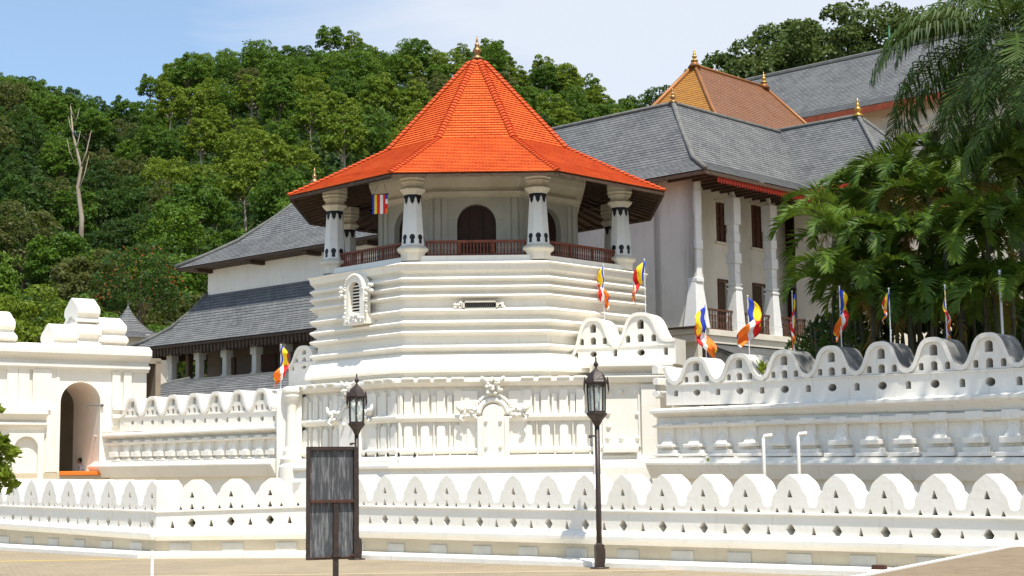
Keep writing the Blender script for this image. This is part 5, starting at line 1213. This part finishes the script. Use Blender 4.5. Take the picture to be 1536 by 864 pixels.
mb = MB(); mb.ball((0, -.045, .785), .093, .10, .118, 10); mb.build('hair', M['hair'], po, world=False, smooth=True)

# ------------------------------------------------------------------ foliage
def leaf_cloud(name, pts, nrm, size, m_, tint, rs, jit=.9, aspect=.55, bend=.15):
    n = len(pts); nrm = nrm+rs.normal(0, jit, (n, 3)); nrm /= np.linalg.norm(nrm, axis=1)[:, None]
    a = np.cross(nrm, rs.normal(0, 1, (n, 3))); a /= np.linalg.norm(a, axis=1)[:, None]; b = np.cross(nrm, a)
    s = (size*rs.uniform(.6, 1.3, n))[:, None]; v = np.empty((n, 4, 3))
    v[:, 0] = pts-a*s*.5; v[:, 1] = pts+b*s*aspect*.5-nrm*s*bend; v[:, 2] = pts+a*s*.5; v[:, 3] = pts-b*s*aspect*.5-nrm*s*bend
    me = bpy.data.meshes.new(name); me.vertices.add(4*n); me.vertices.foreach_set('co', v.reshape(-1)); me.loops.add(4*n); me.loops.foreach_set('vertex_index', np.arange(4*n)); me.polygons.add(n)
    me.polygons.foreach_set('loop_start', np.arange(0, 4*n, 4)); me.polygons.foreach_set('loop_total', np.full(n, 4)); me.update(calc_edges=True)
    at = me.attributes.new('tint', 'FLOAT', 'FACE'); at.data.foreach_set('value', tint.astype(np.float32))
    for q in (m_ if isinstance(m_, (list, tuple)) else [m_]): me.materials.append(q)
    return me
def crown_mesh(name, seed, Rr, Hc, nl, nleaf, size, m_, lobe_r=.36, flat=.75):
    rs = np.random.RandomState(seed); P, Nn, T = [], [], []; per = nleaf//nl
    for i in range(nl):
        th = rs.uniform(0, 2*pi); t = ((i+.5)/nl)**.75; zc_ = Hc*(1-.92*t)*rs.uniform(.85, 1.05); rad = Rr*math.sqrt(max(.02, 1-(zc_/Hc-.28)**2/.72))*rs.uniform(.45, .85); th = i*2.39996+rs.uniform(-.3, .3)
        c = np.array([rad*cos(th), rad*sin(th), zc_-.22*Hc]); lr_ = Rr*lobe_r*rs.uniform(.7, 1.25); d = rs.normal(0, 1, (per, 3)); d[:, 2] = np.abs(d[:, 2])*1.0-.35*np.abs(rs.normal(0, 1, per)); d /= np.linalg.norm(d, axis=1)[:, None]
        rr_ = lr_*(.55+.5*rs.uniform(0, 1, per)**.6); q = c+d*rr_[:, None]*np.array([1, 1, flat]); P.append(q); Nn.append(d*.8+np.array([0, 0, .7])); T.append(np.clip(rs.uniform(.1, .9)+rs.normal(0, .16, per), 0, 1))
    return leaf_cloud(name, np.concatenate(P), np.concatenate(Nn), size, m_, np.concatenate(T), rs)
def tree_proto(name, seed, Rr, Hc, H, nl, nleaf, size, m_, label=None, group=None, cat='tree', barkm='bark', flowers=0, tr=.16, **kw):
    root = empty(name, (0, 0, 0), label, cat, group); rnd = random.Random(seed); mb = MB(); zb_ = H-Hc*.95
    mb.tube([(0, 0, -2.0), (.1, 0, zb_*.5), (-.1, .1, zb_), (0, 0, zb_+Hc*.4)], [tr*1.5, tr, tr*.8, tr*.3], 7)
    for i in range(6):
        a = i*1.05+rnd.uniform(-.3, .3); z = zb_*rnd.uniform(.8, 1.0); q = .62*Rr; mb.tube([(0, 0, z), (q*.5*cos(a), q*.5*sin(a), z+Hc*.18), (q*cos(a), q*sin(a), z+Hc*rnd.uniform(.3, .5))], [tr*.6, tr*.35, tr*.1], 5)
    mb.build('trunk', M[barkm], root, world=False)
    me = crown_mesh('crown', seed, Rr, Hc, nl, nleaf, size, M[m_], **kw); c = bpy.data.objects.new('crown', me); col.objects.link(c); c.parent = root; c.location = (0, 0, H-Hc*.95)
    if flowers:
        rs = np.random.RandomState(seed+1); n = flowers; d = rs.normal(0, 1, (n, 3)); d[:, 2] = np.abs(d[:, 2]); d /= np.linalg.norm(d, axis=1)[:, None]; q = d*np.array([Rr, Rr, Hc*.86])*rs.uniform(.88, 1.02, n)[:, None]
        me = leaf_cloud('blossom', q, d, size*.8, M['flower'], rs.uniform(0, 1, n), rs); f = bpy.data.objects.new('blossom', me); col.objects.link(f); f.parent = root; f.location = (0, 0, H-Hc)
    return root
GF = 'trees of the wooded hill behind the temple'
kinds = [('leafA', 'mid green broadleaf tree in the forest on the hill', 4), ('leafB', 'dark green broadleaf tree in the forest on the hill', 3), ('leafC', 'bright yellow green tree in the forest on the hill', 2), ('leafD', 'olive green tree in the forest on the hill', 1)]
protos = []; sd_ = 40
for mk, lab, nv in kinds:
    for v in range(nv):
        Rr = random.uniform(2.9, 4.0); Hc = Rr*random.uniform(1.3, 1.9); H = random.uniform(10.5, 13.5); sd_ += 1
        protos.append((mk, lab, sd_, Rr, Hc, H, [None]))
def plant(pi_, X, Y, z, s, rot, group=GF, label=None):
    mk, lab, seed, Rr, Hc, H, ref = protos[pi_]
    if ref[0] is None: ref[0] = tree_proto('forest_tree', seed, Rr, Hc, H, 44+seed%9*3, 4600, .40, mk, lab, group, lobe_r=.21+.02*(seed%4), barkm='pale_bark' if seed%3 == 0 else 'bark'); o = ref[0]
    else: o = copy_tree(ref[0])
    o.location = (X, Y, z); o.scale = (s, s, s*random.uniform(.92, 1.1)); o.rotation_euler.z = rot
    o['label'] = label or lab; o['group'] = group
    return o
def top_px(X, Y, z): return 432-(Vector((X, Y, z-EYE)).dot(up))/(Vector((X, Y, z-EYE)).dot(fw))*FPX
random.seed(21); cands = []
Yv = 98.
while Yv <= 306:
    step = 2300*5.0/Yv; px = -80+random.uniform(0, step)
    while px < 1120:
        X = (px-768)/2300*Yv; 
        if Yv < 120 and px > 330: px += step; continue
        Yj = Yv+random.uniform(-4, 4); z = max(-.3, hill_z(X, Yj)); s = random.uniform(.75, 1.12) if Yv < 285 else random.uniform(.72, .95)
        ty = top_px(X, Yj, z+12*s)
        lim = 560
        if 250 < px < 440: lim = 400-(px-265)*.62+26
        if 440 <= px <= 1000: lim = max(110, 250-abs(0)) if px < 560 or px > 835 else (250 - (min(px-560, 835-px))*1.1)
        if px > 835: lim = 215-(px-835)*.25
        if px > 1010: lim = 175
        if 440 <= px < 560: lim = 310-(px-440)*.4
        if ty < lim and not (abs(px-118) < 34 and Yj < 172 and ty < 335) and not (abs(px-215) < 40 and Yj < 114): cands.append((px, X, Yj, z, s))
        px += step*random.uniform(.8, 1.2)
    Yv += 9.3+Yv*.012
print('forest candidates', len(cands))
random.shuffle(cands)
cands = sorted(cands[:292], key=lambda c: c[2])
for px, X, Yj, z, s in cands:
    # species patches, brighter middle and right; left edge darkened to paint in its shade
    v = random.random()+.25*sin(X*.07+Yj*.05)
    bright = .35 if px > 230 else -.22
    if v+bright > 1.02: pi_ = random.choice([7, 8])
    elif v+bright > .45: pi_ = random.choice([0, 1, 2, 3])
    elif v+bright > .36: pi_ = 9
    else: pi_ = random.choice([4, 5, 6])
    plant(pi_, X, Yj, z, s, random.uniform(0, 6.28))
# ground cover of the hill
rs = np.random.RandomState(5); n = 90000; Yg = rs.uniform(112, 300, n); pxg = rs.uniform(-80, 1050, n); Xg = (pxg-768)/2300*Yg
zg_ = np.array([hill_z(x, y) for x, y in zip(Xg, Yg)])+rs.uniform(0, 5.0, n)
me = leaf_cloud('undergrowth', np.stack([Xg, Yg, zg_], 1), np.tile(np.array([[0, -.5, .8]]), (n, 1)), .85, M['leafB'], rs.uniform(0, 1, n), rs); uo_ = bpy.data.objects.new('undergrowth', me); col.objects.link(uo_)
tag(uo_, 'dark undergrowth filling the slope between the forest trees', 'undergrowth', kind='stuff')

def at_top(px, ytop, Z_, H): p = U(px, ytop, Z_); return p.x, Z_, p.z-H
# individual trees that stand out
def special(name, px, ytop, Z_, Rr, Hc, mk, label, seed, nl=26, nleaf=4200, size=.42, minh=0, **kw):
    p = U(px, ytop, Z_); H = p.z-max(0, hill_z(p.x, Z_) if Z_ > 120 else 0); o = tree_proto(name, seed, Rr, Hc, H, nl, nleaf, size, mk, label, **kw); o.location = (p.x, Z_, p.z-H); return o
special('flowering_tree', 213, 350, 112, 3.3, 5.2, 'leafB', 'dark tree with rusty red blossom on its crown at the foot of the forest', 71, flowers=330, size=.28)
special('yellow_green_tree', 32, 420, 84, 2.7, 3.9, 'leafC', 'round yellow green tree just above the gatehouse roof blocks', 72, size=.26, nleaf=6000)
special('broad_tree', 100, 432, 92, 2.3, 3.6, 'leafA', 'fresh green bushy tree right behind the tallest gatehouse block', 73, size=.26)
special('broad_tree', 148, 465, 86, 1.9, 2.6, 'leafA', 'small fresh green tree between the gatehouse blocks and the spired pavilion', 76, size=.24)
special('broad_tree', 240, 478, 84, 1.7, 2.6, 'leafA', 'small green tree between the pavilion spire and the hall roof hip', 77, size=.24)
special('olive_tree', 128, 368, 118, 3.0, 4.4, 'leafD', 'dull olive tree left of the red blossoming tree', 74)
for px, yt, Z_, Rr, Hc, sd2, lab in ((1112, 52, 205, 7.0, 11, 81, 'large dark shade tree at the left start of the rear roof ridge'), (1178, 16, 215, 7.5, 13, 82, 'tall dark shade tree second from the left behind the rear building'), (1240, -12, 205, 8.5, 15, 83, 'very tall dark tree behind the middle of the rear roof ridge'), (1312, -8, 210, 8.5, 15, 84, 'dense tall tree behind the green spire of the rear roof'), (1378, -2, 200, 7.5, 14, 85, 'tall tree behind the rear roof just left of the coconut fronds'), (1455, -12, 195, 8.5, 16, 86, 'tall tree at the top right partly covered by coconut fronds'), (1535, -8, 190, 8, 16, 87, 'tall tree in the top right corner behind the coconut palm')):
    special('shade_tree', px, yt, Z_, Rr, Hc, 'leafE', lab, sd2, nl=34, nleaf=9000, size=.75, lobe_r=.30, group='big trees behind the rear building', tr=.4)
for px, yt, Z_, Rr, sd2, lab in ((988, 124, 280, 3.2, 91, 'small lone tree on the skyline left of the golden roof'), (1052, 92, 190, 2.2, 92, 'tiny tree top showing beside the golden roof finial')):
    special('skyline_tree', px, yt, Z_, Rr, Rr*1.2, 'leafB', lab, sd2, nl=12, nleaf=1100, size=.5)
# bare dead tree
def march(px, py):
    for Y in range(126, 300):
        p = U(px, py, Y)
        if hill_z(p.x, Y) > p.z: return p
    return U(px, py, 200)
pb = U(122, 345, 168); sc_ = pb.y/2300; DT = empty('dead_tree', pb, 'bare pale dead trunk standing out from the dark forest', 'dead tree'); mb = MB(); rnd = random.Random(2)
H = 192*sc_; mb.tube([(0, 0, -9), (0, 0, .1*H), (-.5, 0, .35*H), (-.2, 0, .5*H), (-1.2, 0, .78*H), (-1.5, 0, H)], [.34, .28, .22, .18, .11, .04], 7)
for a, z, l, s in ((1, .45, 2.6, .10), (-1, .55, 1.4, .07), (1, .3, 2.2, .09), (1, .62, 1.3, .08), (-1, .75, 1.2, .08), (1, .85, 1.0, .06), (-1, .9, .9, .05)):
    x0 = -.5 if z < .5 else -1.0; mb.tube([(x0, 0, z*H), (x0+a*l*.35, -.2, z*H+l*.9), (x0+a*l*.55, -.2, z*H+l*1.9)], [s, s*.7, s*.2], 6)
mb.build('trunk', M['pale_bark'], DT, world=False, smooth=True)
for px, y0, y1 in ((265, 395, 330), (255, 330, 290), (92, 300, 240)):
    pass

# ------------------------------------------------------------------ palms
def frond_mesh(name, seed, L_, nl, ll, lw, a0, a1, lift, hang, mats):
    rs = random.Random(seed); V_, F, T = [], [], []; x = z = 0; pts = []; n = 16
    for i in range(n+1):
        t = i/n; pts.append(Vector((x, 0, z))); a = a0+(a1-a0)*t**1.15; x += cos(a)*L_/n; z += sin(a)*L_/n
    def pos(t): f = min(t, .9999)*n; i = int(f); return pts[i].lerp(pts[i+1], f-i)
    def dr(t): return (pos(min(1, t+.03))-pos(max(0, t-.03))).normalized()
    def quad(a, b, c, d, ti): k = len(V_); V_.extend([a, b, c, d]); F.append((k, k+1, k+2, k+3)); T.append(ti)
    for i in range(n):   # rachis
        w_ = .035*(1-i/n)+.008; up_ = Vector((0, 0, .02))
        quad(pts[i]+Vector((0, -w_, 0)), pts[i+1]+Vector((0, -w_*.9, 0)), pts[i+1]+up_, pts[i]+up_, .9); quad(pts[i]+up_, pts[i+1]+up_, pts[i+1]+Vector((0, w_*.9, 0)), pts[i]+Vector((0, w_, 0)), .9)
    for i in range(nl):
        t = .14+.86*(i+.5)/nl; p = pos(t); d = dr(t); prof = (sin(pi*min(1, (t-.05)*.98)**.8)*.75+.30) if t < .97 else .3
        for s in (-1, 1):
            l = ll*prof*rs.uniform(.85, 1.12); side = Vector((0, s, 0)); nrm = d.cross(side)*s; nrm = -nrm if nrm.z < 0 else nrm
            v1 = (d*(.50+.5*t)+side*(1-.35*t)+nrm*lift*rs.uniform(.7, 1.3)+Vector((rs.uniform(-.14, .14), rs.uniform(-.14, .14), rs.uniform(-.14, .14)))).normalized(); mid = p+v1*l*.55; v2 = (v1+Vector((0, 0, -hang*rs.uniform(.7, 1.4)))).normalized(); tip = mid+v2*l*.5
            wv = d*lw*.5; ti = rs.uniform(.1, .8)
            quad(p-wv*.7, p+wv*.7, mid+wv, mid-wv, ti); k = len(V_); V_.extend([mid-wv, mid+wv, tip]); F.append((k, k+1, k+2)); T.append(ti)
    me = bpy.data.meshes.new(name); me.from_pydata(V_, [], F); at = me.attributes.new('tint', 'FLOAT', 'FACE'); at.data.foreach_set('value', np.array(T, dtype=np.float32)); me.materials.append(mats); return me
AF = [frond_mesh('frond', 100+i, 2.15, 32, .60, .085, R(72), R(-55-12*i), .45, .35, M['frond']) for i in range(3)]
AO = frond_mesh('old_frond', 110, 2.0, 28, .6, .05, R(35), R(-95), .2, .7, M['frond_old'])
CF = [frond_mesh('frond', 120+i, 4.3, 56, 1.0, .056, R(52-18*i), R(-62), .05, 1.5, M['coco']) for i in range(3)]
def palm(name, px, py, Z_, fr, nf, s, label, seed, group, tr=.07, lean=0, old=0, spread=(.0, 1.)):
    rnd = random.Random(seed); p = U(px, py, Z_); root = empty(name, (p.x+lean, Z_+.0, 0), label, 'palm tree', group); h = p.z
    mb = MB(); mb.tube([(0, 0, -.1), (-lean*.3, 0, h*.4), (-lean*.75, 0, h*.75), (-lean, 0, h)], [tr*1.4, tr, tr*.95, tr*.8], 9)
    if fr is AF:
        mb.tube([(-lean*.8, 0, h-.7), (-lean, 0, h+.05)], [tr*1.1, tr*.6], 8)
        for k in range(3): q = rnd.uniform(-.35, .35); q2 = rnd.uniform(-.3, .3); mb.tube([(q, q2, -.1), (q*1.6, q2*1.5, h*.45), (q*2.4, q2*2, h*rnd.uniform(.6, .85))], [tr, tr*.8, tr*.5], 7)
    mb.build('trunk', M['palm_bark'], root, world=False)
    for i in range(nf):
        isold = i < old; me = AO if isold else fr[rnd.randrange(3)]; f = bpy.data.objects.new('frond', me); col.objects.link(f); f.parent = root; a = i*2.39996+rnd.uniform(-.25, .25)
        f.location = (-lean, 0, h-.05-rnd.uniform(0, .35)); t = i/nf; tilt = (rnd.uniform(-.25, .35) if not isold else .5)+(.45*(1-t)); k = s*rnd.uniform(.85, 1.12)
        f.rotation_euler = (0, tilt, a); f.rotation_mode = 'XYZ'; f.rotation_euler = (rnd.uniform(-.15, .15), tilt, a); f.scale = (k, k, k)
    return root
AG = 'clump of slender palms behind the inner wall'
spec = [(1252, 345, 40.0, 'low left palm whose fronds touch the last visible pillar'), (1262, 318, 42.5, 'palm with drooping arched fronds at the left end of the clump'), (1290, 290, 44, 'palm leaning over the balcony end, under the grey wing roof'), (1316, 268, 43, 'palm with bright top fronds below the gold finial of the wing'), (1352, 262, 41, 'palm in the middle of the clump with brown hanging fronds'), (1392, 285, 39.5, 'front palm of the clump with an orange dead frond'), (1430, 240, 42.5, 'tall palm right of the middle with upright fronds'), (1466, 262, 40, 'palm standing before the tallest ones near the right edge'), (1505, 225, 42, 'tall palm at the right edge under the coconut fronds'), (1545, 245, 39, 'palm cut by the right edge of the photo'),
        (1262, 420, 38.8, 'short shaded palm behind the first dark crest lobes'), (1285, 385, 40, 'short palm beside the shaded flag'), (1338, 350, 39, 'mid height palm behind the half hidden flag'), (1420, 350, 38, 'shaded mid height palm behind the rightmost flag'), (1478, 335, 37.5, 'shaded palm beside the bare pole'), (1530, 345, 37, 'dark low palm in the right corner'), (1372, 395, 41, 'low dark palm deep inside the clump'), (1452, 405, 40.5, 'low dark palm between trunk and wall at right'),
        (1310, 430, 38.5, 'low shaded palm between the red flowering bush and the shaded flag'), (1360, 445, 38.2, 'low shaded palm right of the shaded flag'), (1400, 440, 38.5, 'low shaded palm left of the rightmost flag'), (1442, 450, 37.6, 'low shaded palm right of the rightmost flag'), (1478, 430, 37.4, 'low shaded palm directly left of the bare pole'), (1520, 435, 36.5, 'low shaded palm right of the bare pole'), (1330, 300, 45.5, 'rear palm seen through the gap below the wing finial'), (1405, 330, 44.5, 'rear palm deep in the middle of the clump'), (1490, 290, 45, 'rear palm deep in the right part of the clump')]
for i, (px, py, Z_, lab) in enumerate(spec): palm('areca_palm', px, py, Z_, AF, 12, .90, lab, 300+i, AG, .055, random.uniform(-.5, .5), old=(3 if i in (1, 4, 5, 7, 11) else (1 if i % 2 == 0 else 0)))
palm('coconut_palm', 1518, 62, 41, CF, 24, 1.10, 'coconut palm with long drooping fronds reaching in from the top right', 401, 'coconut palms', .17, .3, old=0)
palm('coconut_palm', 1570, 20, 43, CF, 22, 1.1, 'coconut palm in the top right corner, farthest behind of the three', 403, 'coconut palms', .17, .3, old=0)
palm('coconut_palm', 1592, 150, 38, CF, 15, 1.0, 'lower coconut palm outside the right edge sending a yellowish frond to the left', 402, 'coconut palms', .17, .2, old=0)
def bush(name, px, ytop, Z_, Rr, Hc, mk, label, seed, size, nleaf=3500, **kw):
    p = U(px, ytop, Z_); return special(name, px, ytop, Z_, Rr, Hc, mk, label, seed, nl=18, nleaf=nleaf, size=size, tr=.03, cat='shrub', **kw)
bush('flowering_bush', 1232, 480, 40.5, 1.25, 1.9, 'leafA', 'green bush dotted with red flowers behind the inner wall, left of the palms', 501, .13, flowers=90)
bush('flowering_bush', 1268, 505, 39.3, .8, 1.3, 'leafC', 'smaller light green bush with a few red flowers beside the limp flag', 502, .12, flowers=30)
for px, yt, Z_, Rr, sd2, lab in ((1300, 395, 44.5, 2.3, 503, 'dark shrub under the palms behind the shaded flag'), (1365, 375, 45, 2.9, 504, 'large dark shrub in the shade at the middle of the palm clump'), (1440, 375, 44.5, 2.9, 505, 'dark shrub in the shade behind the rightmost flag'), (1515, 365, 43, 3.0, 506, 'dark shrub in the shade at the right edge')):
    bush('shade_shrub', px, yt, Z_, Rr, 6.2, 'leafB', lab, sd2, .30, 7000)
# little weeds rooted on the masonry
def weed(px, py, plane, o, s, n, label, seed):
    P0 = hit(px, py, plane.A+plane.n*o, plane.n); rnd = random.Random(seed); mb = MB()
    for i in range(n):
        a = rnd.uniform(0, 6.28); e = rnd.uniform(.3, 1.4); d = Vector((cos(a)*cos(e), sin(a)*cos(e), sin(e))); l = s*rnd.uniform(.6, 1.1); sd2 = d.cross(Vector((0, 0, 1))).normalized()*s*.13
        mb.add([P0, P0+d*l*.5+sd2, P0+d*l-Vector((0, 0, l*.15)), P0+d*l*.5-sd2], [(0, 1, 2, 3)])
    mb.build('weed', M['leafY'], None, label=label, cat='plant')
weed(1141, 562, WR, -.35, .48, 46, 'lime green weed sprouting between two crest lobes of the inner wall', 1)
weed(1062, 692, WR, .5, .13, 16, 'tiny green tuft growing on the base ledge of the inner wall', 2)
# shrub leaning in at the left edge
sp_ = special('garden_tree', -34, 590, 19.5, .46, 1.1, 'leafC', 'leafy small tree leaning in at the left edge before the gatehouse', 601, nl=18, nleaf=1500, size=.125, tr=.035, lobe_r=.42)
special('garden_tree', -20, 652, 19.8, .42, .62, 'leafC', 'lower bough of yellowish leaves at the left edge beside the outer wall', 602, nl=9, nleaf=520, size=.12, tr=.02, lobe_r=.42)

# unseen tall tree, added outside the frame so its crown shades the right inner wall
ST = tree_proto('unseen_shading_tree', 701, 5.2, 4.6, 19.0, 24, 5200, .34, 'leafE', 'unseen tall tree added beyond the right edge so its crown dapples the inner wall', None, tr=.3, lobe_r=.34); ST.location = (12.0, 30.8, 0)
for c_ in ST.children:
    if c_.name.startswith('trunk'):
        for v_ in c_.data.vertices:
            if v_.co.z < 13: v_.co.x += 3.6*(1-max(0, v_.co.z)/13)**.8
